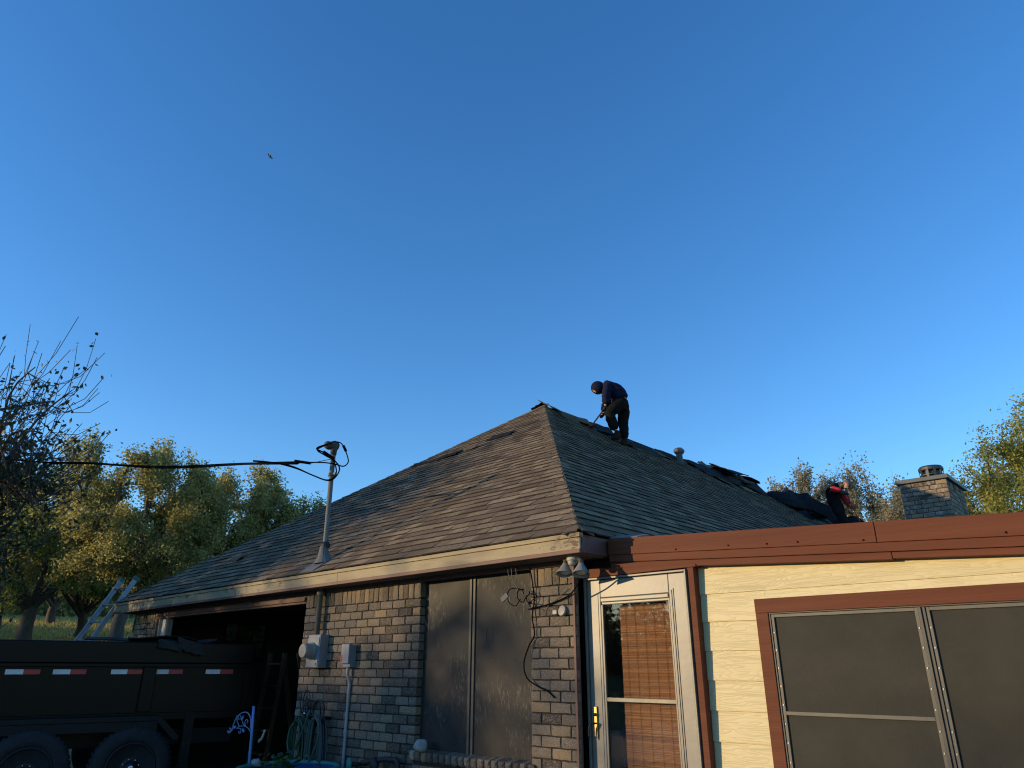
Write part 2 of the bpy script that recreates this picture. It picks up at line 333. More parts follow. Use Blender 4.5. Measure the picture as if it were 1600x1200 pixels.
# ------------------------------------------------------------------ terrain
def gz(x, y):
    d = -x*.956+y*.292
    if d < 16: return 0.0
    d = min(d, 95); return (d-16)*.088*min(1, (d-16)/8)+.06*math.sin(x*.31)*math.sin(y*.27)*min(1, (d-16)/8)
mb = MB(); xs = np.unique(np.concatenate([np.linspace(-420, -110, 12), np.linspace(-110, 30, 71), np.linspace(30, 420, 14)])); ys = np.unique(np.concatenate([np.linspace(-420, -60, 12), np.linspace(-60, 110, 60), np.linspace(110, 420, 12)]))
for y in ys:
    for x in xs: mb.v.append((x, y, gz(x, y)))
nx = len(xs)
for j in range(len(ys)-1):
    for i in range(nx-1): mb.f.append((j*nx+i, j*nx+i+1, (j+1)*nx+i+1, (j+1)*nx+i)); mb.m.append(0)
build('ground', mb, M_GRASS, kind='structure', smooth=True, base=(0, 0, 0))
mb = MB().box(-11.6, -7.3, -14, 4.72, -.1, .012)
build('driveway', mb, M_CONC, kind='structure')
mb = MB().box(-12.3, -4.2, 4.73, 11, -.1, .02)
build('garage_floor', mb, M_CONC, kind='structure')
mb = MB().box(-3.62, -1.4, 3.6, 4.86, -.1, .09)
build('door_step', mb, M_CONC, kind='structure')

# ------------------------------------------------------------------ HOUSE
house = thing('brick_house', (-6, 8, 0), 'single storey brick house with hipped shingle roof, cream sided addition and open garage', 'house')
YW, YA, YE = 4.70, 4.88, 4.45
A = Vector((-3.387, YE, Z(1.002))); C = Vector((-12.703, YE, Z(.966)))
P = Vector((-8.045, 9.616, Z(4.56))); P2 = Vector((-8.045, 18.5, Z(4.56)))
B2 = Vector((-3.387, 23.7, Z(1.002))); C2 = Vector((-12.703, 23.7, Z(.966)))
WT = Z(.80)                                   # top of the walls
# --- walls (mortar cores the bricks sit in)
mb = MB()
YM = YW+.018
WALLS = []
for (xa, xb, zt) in ((-12.40, -11.56, WT), (-7.545, -5.552, WT), (-5.552, -4.108, Z(-.76)), (-4.108, -3.652, WT)):
    WALLS.append((xa, xb, build('brick_wall', MB().box(xa, xb, YM, YW+.10, 0, zt), M_MORTAR, house)))
def wall_of(x):
    return min(WALLS, key=lambda w_: max(0, w_[0]-x, x-w_[1]))[2]
mb = MB()
wy0, wy1, wz0, wz1 = 6.15, 6.95, 1.55, 2.2                      # garage window in the west wall
for (a, b, c, d) in ((YW+.10, wy0, 0, WT), (wy1, 11, 0, WT), (wy0, wy1, 0, wz0), (wy0, wy1, wz1, WT)):
    mb.box(-12.38, -12.30, a, b, c, d)
mb.box(-12.30, -5.7, 10.9, 11.0, 0, WT)
mb.box(-5.75, -5.65, YW+.12, 10.9, 0, WT)
mb.box(-12.38, -5.65, YW+.12, 11.0, WT, WT+.03)
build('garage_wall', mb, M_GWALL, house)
# back part of the house and the addition body
mb = MB()
mb.box(-12.3, -3.75, 11.05, 23.3, 0, WT)
mb.box(-5.6, -3.75, YW+.35, 11.0, 0, WT)
build('rear_wall', mb, M_MORTAR, house)
# --- garage opening trim
mb = MB(); mb.box(-11.56, -11.30, YW+.06, YW+.12, 0, Z(.69)); mb.box(-11.33, -11.28, YW+.02, YW+.06, 0, Z(.69)); mb.box(-11.60, -11.55, YW+.02, YW+.06, 0, Z(.69))
build('garage_door_casing', mb, flat('old_white_casing', (.38, .37, .35), .7), house, bevel=.004)
mb = MB(); mb.box(-11.6, -7.54, YW-.01, YW+.11, Z(.69), WT); mb.box(-11.6, -7.54, YW-.03, YW-.01, Z(.715), Z(.76))
build('garage_header', mb, M_BROWN_D, house, bevel=.004)
gw = build('window', MB().box(-12.36, -12.33, wy0, wy0+.04, wz0, wz1).box(-12.36, -12.33, wy1-.04, wy1, wz0, wz1).box(-12.36, -12.33, wy0+.04, wy1-.04, wz0, wz0+.04).box(-12.36, -12.33, wy0+.04, wy1-.04, wz1-.04, wz1)
     .box(-12.36, -12.33, wy0+.26, wy0+.275, wz0+.04, wz1-.04).box(-12.36, -12.33, wy0+.52, wy0+.535, wz0+.04, wz1-.04).box(-12.356, -12.334, wy0+.04, wy1-.04, wz0+.31, wz0+.325), M_BLACKM, house)
build('pane', MB().box(-12.348, -12.344, wy0+.02, wy1-.02, wz0+.02, wz1-.02), glass_mat('dimmed_glass', (.22, .22, .20), .15), gw)  # dark tint put into the pane to dim the bright view outside

# --- bricks
BR = []                                        # (centre, length, height, depth, axis, where)
def rows(x0, x1, z0, z1, off=0, edge_deep=(None, None)):
    k = 0; z = z1
    while z-.068 > z0-.001:
        x = x0; first = True
        l0 = .2 if (k+off) % 2 == 0 else .1
        while x < x1-.02:
            L_ = (l0 if first else .2)+random.uniform(-.006, .006)
            xe = min(x+L_, x1)
            if x1-xe < .05: xe = x1
            deep = .03
            if edge_deep[0] is not None and first: deep = edge_deep[0]
            if edge_deep[1] is not None and xe >= x1-1e-6: deep = edge_deep[1]
            g = .007
            a = x+(0 if first else g); b = xe-(0 if xe >= x1-1e-6 else g)
            BR.append(((a+b)/2, YW, z-.034, b-a, .068, deep, 'x', 'w')); x = xe; first = False
        z -= .08; k += 1
zs = Z(.641)
rows(-7.545, -5.54, 0, zs-.010, 0, (None, .09))
rows(-4.115, -3.64, 0, zs-.010, 1, (.05, None))
rows(-12.42, -11.60, 0, zs-.010, 0)
rows(-5.54, -4.115, 0, Z(-.80), 1)
def soldiers(x0, x1):
    x = x0
    while x < x1-.03:
        wd = random.choice((.068, .07, .072)); xe = min(x+wd+.010, x1)
        if x1-xe < .05: xe = x1
        BR.append(((x+xe)/2, YW-random.uniform(-.003, .006), zs+.080, xe-x-.010, .156, .09 if xe >= x1-1e-6 and x1 > -6 and x1 < -5 else .03, 'x', 'w')); x = xe
soldiers(-7.545, -5.54); soldiers(-4.115, -3.64); soldiers(-12.42, -11.60)
x = -5.56
while x < -4.08:                               # rowlock sill, a little proud and sloping
    BR.append((x+.034, YW-.035, Z(-.722), .066, .075, .12, 'x', 's')); x += .079
# chimney bricks
CHX0, CHX1, CHY0, CHY1, CHT = -3.56, -2.775, 14.6, 15.95, Z(3.215)
z = CHT-.012; k = 0
while z > Z(.9):
    for ax, c0, c1 in (('x', CHX0, CHX1), ('y', CHY0, CHY1)):
        x = c0; first = True
        while x < c1-.02:
            L_ = ((.2 if (k % 2 == 0) == (ax == 'x') else .1) if first else .2)
            xe = min(x+L_, c1)
            if c1-xe < .05: xe = c1
            a = x+(0 if first else .006); b = xe-(0 if xe >= c1-1e-6 else .006)
            if ax == 'x': BR.append(((a+b)/2, CHY0, z-.034, b-a, .068, .03, 'x', 'c'))
            else: BR.append((CHX1, (a+b)/2, z-.034, b-a, .068, .03, 'y', 'c'))
            x = xe; first = False
    z -= .08; k += 1
chim = build('chimney', MB().box(CHX0+.008, CHX1-.008, CHY0+.008, CHY1, .0, CHT-.004), M_MORTAR, house)
def brick_mesh(seed):
    r = random.Random(seed); n, m = 6, 4; vs = []; fs = []
    for j in range(m+1):
        for i in range(n+1):
            u = i/n-.5; v = j/m-.5; e = (i in (0, n)) or (j in (0, m)); c = (i in (0, n)) and (j in (0, m))
            y = -.5+(.10 if e else 0)+(.07 if c else 0)+r.uniform(-.03, .03)
            vs.append((u+(r.uniform(-.006, .006) if e else 0), y, v+(r.uniform(-.03, .03) if j in (0, m) else 0)))
    for j in range(m):
        for i in range(n): fs.append((j*(n+1)+i, j*(n+1)+i+1, (j+1)*(n+1)+i+1, (j+1)*(n+1)+i))
    k = len(vs); rim = [i for i in range(n+1)]+[j*(n+1)+n for j in range(1, m+1)]+[m*(n+1)+i for i in range(n-1, -1, -1)]+[j*(n+1) for j in range(m-1, 0, -1)]
    for q in rim: vs.append((vs[q][0], .5, vs[q][2]))
    for q in range(len(rim)):
        q2 = (q+1) % len(rim); fs.append((rim[q2], rim[q], k+q, k+q2))
    return vs, fs
BVAR = [brick_mesh(s) for s in range(10)]
BME = []
for vs_, fs_ in BVAR:
    me = bpy.data.meshes.new('brick'); me.from_pydata(vs_, [], fs_); me.materials.append(M_BRICK); BME.append(me)
def area(b):
    if b[7] == 'c' and b[2] < Z(1.6): return -1
    x, y, d = seen(b[:3])
    if not (-5 < x < 1605 and 0 < y < 1208): return 0
    v = Vector((0, 0, H0))-Vector(b[:3]); nrm = Vector((0, -1, 0)) if b[6] == 'x' else Vector((1, 0, 0))
    return b[3]*b[4]*max(0, v.normalized().dot(nrm))/d**2
BR = [b for b in BR if area(b) >= 0]
BR.sort(key=area, reverse=True)
restw, restc = {}, MB(); ho = wloc(house)
for k, b in enumerate(BR):
    vi = random.randrange(10); (cx, cy, cz, L_, h_, d_, ax, where) = b
    jit = random.uniform(-.004, .004)
    if k < 300:
        o = bpy.data.objects.new('brick', BME[vi]); COL.objects.link(o); o.parent = chim if where == 'c' else wall_of(cx)
        o.scale = (L_, d_, h_)
        if ax == 'x': o.location = Vector((cx, cy+d_/2+jit, cz))-ho
        else: o.location = Vector((cx-d_/2+jit, cy, cz))-ho; o.rotation_euler = (0, 0, PI/2)
        o.rotation_euler.y = random.uniform(-.006, .006)
        if where == 's': o.rotation_euler.x = R(9)
    else:
        vs_, fs_ = BVAR[vi]; q = []
        for (u, y, v) in vs_:
            if ax == 'x': q.append((cx+u*L_, cy+d_/2+jit+y*d_, cz+v*h_))
            else: q.append((cx-d_/2+jit-y*d_, cy+u*L_, cz+v*h_))
        (restc if where == 'c' else restw.setdefault(wall_of(cx).name, MB())).add(q, fs_)
for wn, m_ in restw.items(): build('brick_courses', m_, M_BRICK, bpy.data.objects[wn], kind='stuff')
if restc.v: build('brick_courses', restc, M_BRICK, chim, kind='stuff')
# chimney crown and round flue cap
build('crown', MB().box(CHX0-.05, CHX1+.05, CHY0-.05, CHY1+.05, CHT, CHT+.075), M_CAP, chim, bevel=.008)
fc = (CHX0+.45, CHY0+.62); fz = CHT+.075
mb = MB(); mb.lathe([(.20, 0), (.21, .02), (.21, .05), (.195, .055)], (*fc, fz), n=24); mb.lathe([(.205, 0), (.215, .015), (.215, .055), (.19, .085), (.02, .10)], (*fc, fz+.23), n=24); mb.lathe([(.205, 0), (.205, .02)], (*fc, fz+.135), n=24)
for k in range(10):
    a = 2*PI*k/10+.2; mb.obox((fc[0]+.2*math.cos(a), fc[1]+.2*math.sin(a), fz+.14), (-.022*math.sin(a), .022*math.cos(a), 0), (.006*math.cos(a), .006*math.sin(a), 0), (0, 0, .10))
mb.lathe([(.15, 0), (.15, .2)], (*fc, fz+.02), n=16)
build('flue_cap', mb, flat('dark_flue_metal', (.045, .05, .055), .5, .3), chim, smooth=False)

# --- roof
deck = MB()
dn = Vector((0, 0, -.03))
deck.add([A+dn, C+dn, P+dn, P2+dn, B2+dn, C2+dn], [(1, 0, 2), (0, 4, 3, 2), (5, 1, 2, 3), (4, 5, 3)])
roof = build('roof', deck, M_DECK, house)
SH = []                                        # (8 points, centre)
def shingle_face(O, along, up, length, hips, course=.135, top=None, seed=0, cut=None):
    """courses of laminated shingles; hips(s) -> (lo, hi) along the eave at distance s up the slope"""
    rr = random.Random(seed); nrm = along.cross(up).normalized()
    k = 0; s = -.03
    while s < length-.02:
        s2 = min(s+course, length)
        lo, hi = hips(max(s, 0)); lo2, hi2 = hips(max(s2, 0))
        x = lo-rr.uniform(0, .3)
        wob = .006*math.sin(k*.9)
        while x < hi:
            wd = rr.choice((.13, .17, .2, .22, .26, .3)); xe = x+wd
            a0, a1 = max(x, lo), min(xe, hi); b0, b1 = max(x, lo2), min(xe, hi2)
            if a1-a0 > .012:
                if b1 < b0: b0 = b1 = (a0+a1)/2 if lo2 < (a0+a1)/2 < hi2 else (lo2 if (a0+a1)/2 <= lo2 else hi2)
                if cut is None or not cut((a0+a1)/2, s):
                    lift = rr.choice((.012, .013, .017, .018))+rr.uniform(0, .003); drop = rr.uniform(-.004, .004)+wob
                    def pt(u, t, h): return O+along*u+up*t+nrm*h
                    t = .006
                    SH.append(([pt(a0, s+drop, lift-t-.006), pt(a1, s+drop, lift-t-.006), pt(b1, s2+.03, -.012), pt(b0, s2+.03, -.012),
                                pt(a0, s+drop, lift), pt(a1, s+drop, lift), pt(b1, s2+.03, .002), pt(b0, s2+.03, .002)], pt((a0+a1)/2, s, 0), nrm, a1-a0))
            x = xe
        s = s2; k += 1
# front hip end
al = (A-C); LF = al.length; al.normalize(); upv = (P-C); upv -= al*upv.dot(al); SF = upv.length; upF = upv.normalized(); pc = (P-C).dot(al)
shingle_face(C, al, upF, SF, lambda s: (pc*s/SF, LF-(LF-pc)*s/SF), seed=3)
# east slope
al = Vector((0, 1, 0)); upv = P-A; upv.y = 0; SE = upv.length; upE = upv.normalized()
yF = P.y-A.y; LE = B2.y-A.y; yB = P2.y-A.y
bare = random.Random(5)
def cutE(u, s):                                 # the strip under the ridge already torn off
    edge = SE-.42-.25*math.sin(u*1.3)-.22*math.sin(u*3.1+1)-(.5 if u > 10 else 0)
    return s > edge and u > 5.6
shingle_face(A, al, upE, SE, lambda s: (yF*s/SE, LE-(LE-yB)*s/SE), seed=4, cut=cutE)
nW = len(SH)
# west and back slopes: unseen, plain courses of wide strips kept cheap
for (O, a_, lenA, tip) in ((C2, Vector((0, -1, 0)), C2.y-C.y, None), (B2, Vector((-1, 0, 0)), B2.x-C2.x, None)):
    if a_.y: u_ = (P2-C2); u_.y = 0
    else: u_ = (P2-B2); u_.x = 0
    S_ = u_.length; u_.normalize()
    if a_.y: hp = lambda s, S_=S_: (5.2*s/S_, lenA-(P.y-C.y)*s/S_)
    else: hp = lambda s, S_=S_: (4.658*s/S_, lenA-4.658*s/S_)
    n_ = a_.cross(u_); s = 0
    while s < S_:
        s2 = min(s+.135, S_); l0, h0 = hp(s); l1, h1 = hp(s2)
        SH.append(([O+a_*l0+u_*s+n_*.006, O+a_*h0+u_*s+n_*.006, O+a_*h1+u_*s2-n_*.01, O+a_*l1+u_*s2-n_*.01, O+a_*l0+u_*s+n_*.016, O+a_*h0+u_*s+n_*.016, O+a_*h1+u_*s2+n_*.002, O+a_*l1+u_*s2+n_*.002], O, None, 0)); s = s2
def sarea(t):
    pts, c, nrm, wd = t
    if nrm is None: return 0
    x, y, d = seen(c)
    if not (0 < x < 1600 and 0 < y < 1200): return 0
    if c.y > 4.8 and c.x > -3.9 and c.z < Z(1.3): return 0          # behind the addition's fascia
    return wd*max(0, (Vector((0, 0, H0))-c).normalized().dot(nrm))/d**2
SH.sort(key=sarea, reverse=True)
rest = MB()
for k, (pts, c, nrm, wd) in enumerate(SH):
    if k < 300: build('shingle', MB().slab(pts), [M_SHINGLE, M_EDGE], roof)
    else: rest.slab(pts)
build('shingle_courses', rest, [M_SHINGLE, M_EDGE], roof, kind='stuff')
# hip and ridge caps
def caps(p0, p1, nA, nB, wid=.13, step=.13, skip=None):
    d = (p1-p0); L_ = d.length; d.normalize(); k = 0; s = 0
    sa = d.cross(nA).normalized(); sb = d.cross(nB).normalized()
    if sa.dot(nB) > 0: sa = -sa
    if sb.dot(nA) > 0: sb = -sb
    while s < L_-.05:
        if not (skip and skip(s)):
            q0 = p0+d*s; q1 = p0+d*(s+step*1.25); h = .019+random.uniform(0, .004); m = (nA+nB).normalized()
            wa = wid*random.uniform(.92, 1.06)
            a0, m0, b0 = q0+sa*wa+nA*h, q0+m*(h+.002), q0+sb*wa+nB*h
            a1, m1, b1 = q1+sa*wa+nA*.010, q1+m*.012, q1+sb*wa+nB*.010
            t = .008
            vs_ = [a0, m0, b0, a1, m1, b1]; lo = [v-m*t for v in vs_]
            build('ridge_cap', MB().add(vs_+lo, [(0, 1, 4, 3), (1, 2, 5, 4), (6, 9, 10, 7), (7, 10, 11, 8), (0, 6, 7, 1), (1, 7, 8, 2), (0, 3, 9, 6), (2, 8, 11, 5)]), M_SHINGLE, roof)
        s += step
nF = (A-C).cross(P-C).normalized(); nE = Vector((P.z-A.z, 0, A.x-P.x)).normalized(); nWs = Vector((-nE.x, 0, nE.z))
caps(A+Vector((-.02, .02, 0)), P, nF, nE)
caps(C+Vector((.02, .02, 0)), P, nF, nWs, step=.16)
# lifted and torn shingles round the peak and along the ridge
def flap(name, c, ax, ay, curl, parent, mt, seed=0, thick=.01, nx_=6, ny_=4):
    r = random.Random(seed); c, ax, ay = Vector(c), Vector(ax), Vector(ay); n_ = ax.cross(ay).normalized(); vs_ = []; fs_ = []
    for s_ in (0, 1):
        for j in range(ny_+1):
            for i in range(nx_+1):
                u = i/nx_*2-1; v = j/ny_*2-1; r2 = random.Random(seed*991+j*31+i)
                e = 1+(.12*r2.uniform(-1, 1) if abs(u) > .9 or abs(v) > .9 else 0)
                vs_.append(c+ax*u*e+ay*v*e+n_*(curl*(u*u*.6+v*abs(v)*.4)+curl*.25*math.sin(3*u+seed)+.006*r2.uniform(-1, 1)-thick*s_))
    n1 = (nx_+1)*(ny_+1)
    for j in range(ny_):
        for i in range(nx_):
            a = j*(nx_+1)+i; fs_.append((a, a+1, a+nx_+2, a+nx_+1)); fs_.append((n1+a, n1+a+nx_+1, n1+a+nx_+2, n1+a+1))
    rim = [i for i in range(nx_+1)]+[j*(nx_+1)+nx_ for j in range(1, ny_+1)]+[ny_*(nx_+1)+i for i in range(nx_-1, -1, -1)]+[j*(nx_+1) for j in range(ny_-1, 0, -1)]
    for q in range(len(rim)):
        a, b = rim[q], rim[(q+1) % len(rim)]; fs_.append((b, a, n1+a, n1+b))
    return build(name, MB().add(vs_, fs_), mt, parent)
flap('torn_shingle', P+Vector((-.13, -.02, .012)), (.13, .02, .045), (-.02, .08, .01), -.02, roof, M_FELT, 1)
flap('torn_shingle', P+Vector((.08, .12, .012)), (.12, .03, -.08), (0, .2, 0), -.03, roof, M_SHINGLE, 2)
flap('torn_shingle', P+Vector((.2, .7, -.135)), (.16, 0, -.122), (0, .5, 0), .05, roof, M_SHINGLE, 3)
flap('torn_shingle', P+Vector((.24, 1.6, -.165)), (.2, 0, -.153), (0, .35, 0), .05, roof, M_FELT, 4)
for k in range(14):
    y = 9.9+.62*k+random.uniform(-.2, .2); dxs = random.uniform(.15, .75)
    flap('torn_shingle', (P.x+dxs, y, P.z-.764*dxs+.022), (.14*random.uniform(.6, 1.3), 0, -.107), (0, .3*random.uniform(.7, 1.4), 0), random.choice((-.02, .02, .03)), roof, random.choice((M_SHINGLE, M_FELT)), 10+k)
# slipped shingles on the front face, one gap showing felt
def onF(u, s, h=0.0):
    a_ = (A-C).normalized(); return C+a_*u+upF*s+nF*h
u0 = (-8.9-C.x); s0 = (Vector((0, 7.75, Z(3.27)))-Vector((0, C.y, C.z))).length
flap('torn_shingle', onF(u0, s0, .03), (A-C).normalized()*.55+upF*.02, upF*.06, .02, roof, M_FELT, 31)
flap('torn_shingle', onF(u0+.55, s0+.12, .03), (A-C).normalized()*.35, upF*.05, .03, roof, M_SHINGLE, 32)
flap('torn_shingle', onF(u0+1.2, s0+.45, .03), (A-C).normalized()*.25, upF*.1, .02, roof, M_FELT, 33)
flap('torn_shingle', onF(-10.25-C.x, .9, .035), (A-C).normalized()*.10, upF*.10, .02, roof, M_SHINGLE, 34)

# --- eaves of the main roof
cl = Vector((C.x, YE, C.z)); 
def eave_board(x0, x1, y0, y1, top, bot, mt, name, dz=0, bevel=.003):
    zc = lambda x: C.z+(A.z-C.z)*(x-C.x)/(A.x-C.x)-.03
    mb = MB().hexa([(x0, y0, zc(x0)-bot), (x1, y0, zc(x1)-bot), (x1, y1, zc(x1)-bot), (x0, y1, zc(x0)-bot), (x0, y0, zc(x0)-top), (x1, y0, zc(x1)-top), (x1, y1, zc(x1)-top), (x0, y1, zc(x0)-top)])
    return build(name, mb, mt, house, bevel=bevel)
eave_board(C.x, A.x+.012, YE-.016, YE+.03, -.012, .022, M_FASCIA, 'drip_edge')
for xa, xb in ((C.x, -9.9), (-9.897, -6.6), (-6.597, A.x)):
    eave_board(xa, xb, YE, YE+.022, .022, .112, M_FASCIA, 'fascia_board')
eave_board(C.x, A.x, YE-.004, YE+.03, .112, .142, M_BROWN_D, 'fascia_board')
mb = MB().box(C.x+.02, A.x-.02, YE+.03, YW+.09, Z(.825), Z(.84)); build('soffit', mb, M_SOFFIT, house)
mb = MB().box(-12.45, -3.62, YW-.022, YW-.004, Z(.785), Z(.825)); build('frieze_board', mb, M_BROWN_D, house, bevel=.003)
mb = MB().box(A.x-.024, A.x, YE+.03, 23.7, Z(.836), A.z-.03); mb.box(A.x-.3, A.x-.024, YW+.09, 23.6, Z(.84), Z(.85)); build('side_fascia', mb, M_BROWN_D, house)
mb = MB().box(C.x, C.x+.024, YE+.03, 23.7, Z(.81), C.z-.03); build('side_fascia', mb, M_BROWN_D, house)

# --- window in the brick wall (behind sun screens)
wm = build('window', MB().box(-5.60, -5.555, 4.785, 4.81, Z(-.70), Z(.80)).box(-4.125, -4.085, 4.785, 4.81, Z(-.70), Z(.80)).box(-5.555, -4.125, 4.785, 4.81, Z(-.70), Z(-.665)).box(-5.555, -4.125, 4.785, 4.81, Z(.77), Z(.80)), M_MULL, house, bevel=.003)
build('mullion', MB().box(-4.915, -4.885, 4.762, 4.80, Z(-.69), Z(.785)).box(-4.868, -4.838, 4.762, 4.80, Z(-.69), Z(.785)).box(-4.885, -4.868, 4.775, 4.80, Z(-.69), Z(.785)), M_MULL, wm, bevel=.003)
s1 = build('screen', MB().box(-5.56, -4.915, 4.775, 4.781, Z(-.675), Z(.78)), M_SCREEN, wm)
s2 = build('screen', MB().box(-4.838, -4.118, 4.775, 4.781, Z(-.675), Z(.78)), M_SCREEN, wm)
mb = MB()
def mark(x, z, rx, rz, a0, a1): mb.tube([(x+rx*math.cos(a0+(a1-a0)*i/8), 4.7735, z+rz*math.sin(a0+(a1-a0)*i/8)) for i in range(9)], .0018, 4)
for (x, z) in ((-5.33, Z(.235)), (-4.66, Z(.275))):
    mark(x, z, .045, .085, PI*.62, PI*1.38); mark(x, z, .045, .085, -PI*.38, PI*.38)
mark(-5.09, Z(.03), .05, .085, PI*.7, PI*1.35); mark(-5.09, Z(.03), .05, .085, -PI*.35, PI*.3); mark(-5.09, Z(.045), .012, .012, 0, 2*PI)
for k in range(26):
    x = -5.52+1.36*k/25+random.uniform(-.02, .02)
    if -4.93 < x < -4.82: continue
    mb.tube([(x, 4.7735, Z(.06)+random.uniform(-.015, .015)), (x+random.uniform(.01, .04), 4.7735, Z(.06)+random.uniform(-.02, .02))], .0015, 4)
build('chalk_mark', mb, flat('chalk', (.10, .095, .08), .9), wm, kind='stuff')
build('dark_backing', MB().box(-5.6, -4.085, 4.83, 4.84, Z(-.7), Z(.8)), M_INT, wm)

# --- addition: corner boards on the return, door, siding, big window, stepped fascia
build('corner_board_or_gap', MB().box(-3.664, -3.642, YW-.006, YW+.05, 0, WT), M_BROWN_D, house, bevel=.003)
build('corner_board_or_gap', MB().box(-3.70, -3.652, YW+.05, YA+.02, 0, WT), M_INT, house)  # black strip standing in for the shadowed gap between the two boards
build('corner_board_or_gap', MB().box(-3.682, -3.652, YW+.105, YA-.004, 0, WT), M_BROWN_D, house, bevel=.003)
mb = MB().box(-3.66, -2.64, YA+.10, YA+.16, Z(.68), Z(.88)).box(-2.64, 1.3, YA+.02, YA+.10, 0, Z(.62)).box(-3.66, 1.3, 9.9, 10, 0, Z(.6)).box(1.2, 1.3, YA+.1, 9.9, 0, Z(.6))
build('addition_wall', mb, flat('sheathing', (.12, .10, .08), .9), house)
AT = lambda x: Z(.9745-.059*(x+3.387))          # the addition's fascia runs slightly downhill
def tilt(x0, x1, y0, y1, t0, b0, t1=None, b1=None):
    t1 = t0 if t1 is None else t1; b1 = b0 if b1 is None else b1
    return MB().hexa([(x0, y0, AT(x0)-b0), (x1, y0, AT(x1)-b1), (x1, y1, AT(x1)-b1), (x0, y1, AT(x0)-b0), (x0, y0, AT(x0)-t0), (x1, y0, AT(x1)-t1), (x1, y1, AT(x1)-t1), (x0, y1, AT(x0)-t0)])
YF = 4.786
for xa, xb in ((-3.36, -1.355), (-1.351, 1.4)):
    build('fascia_flashing', tilt(xa, xb, YF, YF+.02, 0, .128), M_BROWN, house, bevel=.003)
build('fascia_board', tilt(-3.36, 1.4, YF+.010, YF+.05, .1285, .185), M_BROWN, house, bevel=.004)
build('fascia_board', tilt(-3.36, -1.29, YF+.022, YA+.02, .1865, .232), M_BROWN, house, bevel=.004)
build('fascia_board', tilt(-1.288, 1.4, YF+.024, YA+.02, .1865, .226), M_BROWN, house, bevel=.004)
mb = MB().hexa([(-3.36, YF+.021, AT(-3.36)-.06), (1.4, YF+.021, AT(1.4)-.06), (1.4, 10, AT(1.4)-.06), (-3.36, 10, AT(-3.36)-.06), (-3.36, YF+.021, AT(-3.36)-.008), (1.4, YF+.021, AT(1.4)-.008), (1.4, 10, AT(1.4)-.008), (-3.36, 10, AT(-3.36)-.008)])
build('flat_roof', mb, M_FELT, house)
mb = MB()
for x in (-2.75, -2.33, -2.05, -1.84, -1.43, -.68, .1):
    mb.lathe([(.006, 0), (.006, .005)], (x, YF-.004, AT(x)-.105+random.uniform(-.006, .006)), (0, 1, 0), 8)
build('screw', mb, M_CABLE, house, kind='stuff')
build('flashing', MB().hexa([(-3.36, YF+.03, Z(.975)), (-3.1, YF+.03, Z(.96)), (-3.1, YF+.2, Z(1.0)), (-3.36, YF+.2, Z(1.02)), (-3.36, YF+.03, Z(.985)), (-3.1, YF+.03, Z(.966)), (-3.1, YF+.2, Z(1.006)), (-3.36, YF+.2, Z(1.026))]), M_LEAD, house)
# door head and jamb trim: the storm door hangs on a thick casing, proud of the siding
YD = 4.82; ZD = lambda z: Z(z*.9877)
build('door_trim', MB().hexa([(-3.6150, YD-.02, ZD(.69)), (-2.6075, YD-.02, ZD(.70)), (-2.6075, YD+.06, ZD(.70)), (-3.6150, YD+.06, ZD(.69)), (-3.6150, YD-.02, ZD(.765)), (-2.6075, YD-.02, ZD(.72)), (-2.6075, YD+.06, ZD(.72)), (-3.6150, YD+.06, ZD(.765))]), M_BROWN, house, bevel=.003)
build('door_trim', MB().box(-2.6886, -2.634, YD-.012, YA+.01, 0, ZD(.70)), M_BROWN, house, bevel=.003)
door = build('storm_door', MB().box(-3.6001, -3.4718, YD-.012, YD+.026, .1, ZD(.668)).box(-2.8495, -2.7082, YD-.012, YD+.026, .1, ZD(.668)).box(-3.4718, -2.8495, YD-.012, YD+.026, ZD(.53), ZD(.668)).box(-3.4718, -2.8495, YD-.012, YD+.026, .1, .34), M_DOOR, house, bevel=.005)
build('door_frame', MB().box(-3.6228, -3.6032, YD-.03, YD+.03, .09, ZD(.69)).box(-2.7053, -2.6905, YD-.03, YD+.03, .09, ZD(.69)).box(-3.6032, -2.7053, YD-.03, YD+.03, ZD(.672), ZD(.688)), M_ALU, door, bevel=.003)
build('screen_cassette', MB().box(-3.4718, -2.8495, YD-.002, YD+.02, ZD(.475), ZD(.53)).box(-3.4688, -2.8524, YD-.020, YD-.002, ZD(.495), ZD(.528)), M_DOOR, door, bevel=.006)
build('glass_rail', MB().box(-3.4569, -2.8594, YD-.004, YD+.018, ZD(-.232), ZD(-.203)), M_ALU, door, bevel=.003)
build('glass_bead', MB().box(-3.4718, -3.4559, YD-.008, YD+.01, .34, ZD(.475)).box(-2.8614, -2.8495, YD-.010, YD+.012, .34, ZD(.53)).box(-2.8328, -2.8248, YD-.017, YD-.012, .34, ZD(.55)).box(-2.8150, -2.8091, YD-.017, YD-.012, .34, ZD(.56)).box(-3.4964, -3.4925, YD-.015, YD-.012, .34, ZD(.56)), M_ALU, door, bevel=.002)
build('glass', MB().box(-3.4559, -2.8614, YD+.004, YD+.008, ZD(-.203), ZD(.475)), M_GLASS, door)
build('glass', MB().box(-3.4559, -2.8614, YD+.004, YD+.008, .34, ZD(-.232)), M_GLASS, door)
hd = build('handle', MB().box(-3.5676, -3.5389, YD-.026, YD-.012, ZD(-.48), ZD(-.268)), M_BRASS, door, bevel=.004)
mb = MB().tube([(-3.5538, YD-.02, ZD(-.385)), (-3.5538, YD-.065, ZD(-.385)), (-3.5676, YD-.075, ZD(-.39)), (-3.5854, YD-.075, ZD(-.42)), (-3.5873, YD-.072, ZD(-.47)), (-3.5804, YD-.072, ZD(-.485))], .0065, 8)
mb.lathe([(.012, 0), (.012, .01)], (-3.5538, YD-.036, ZD(-.325)), (0, 1, 0), 10)
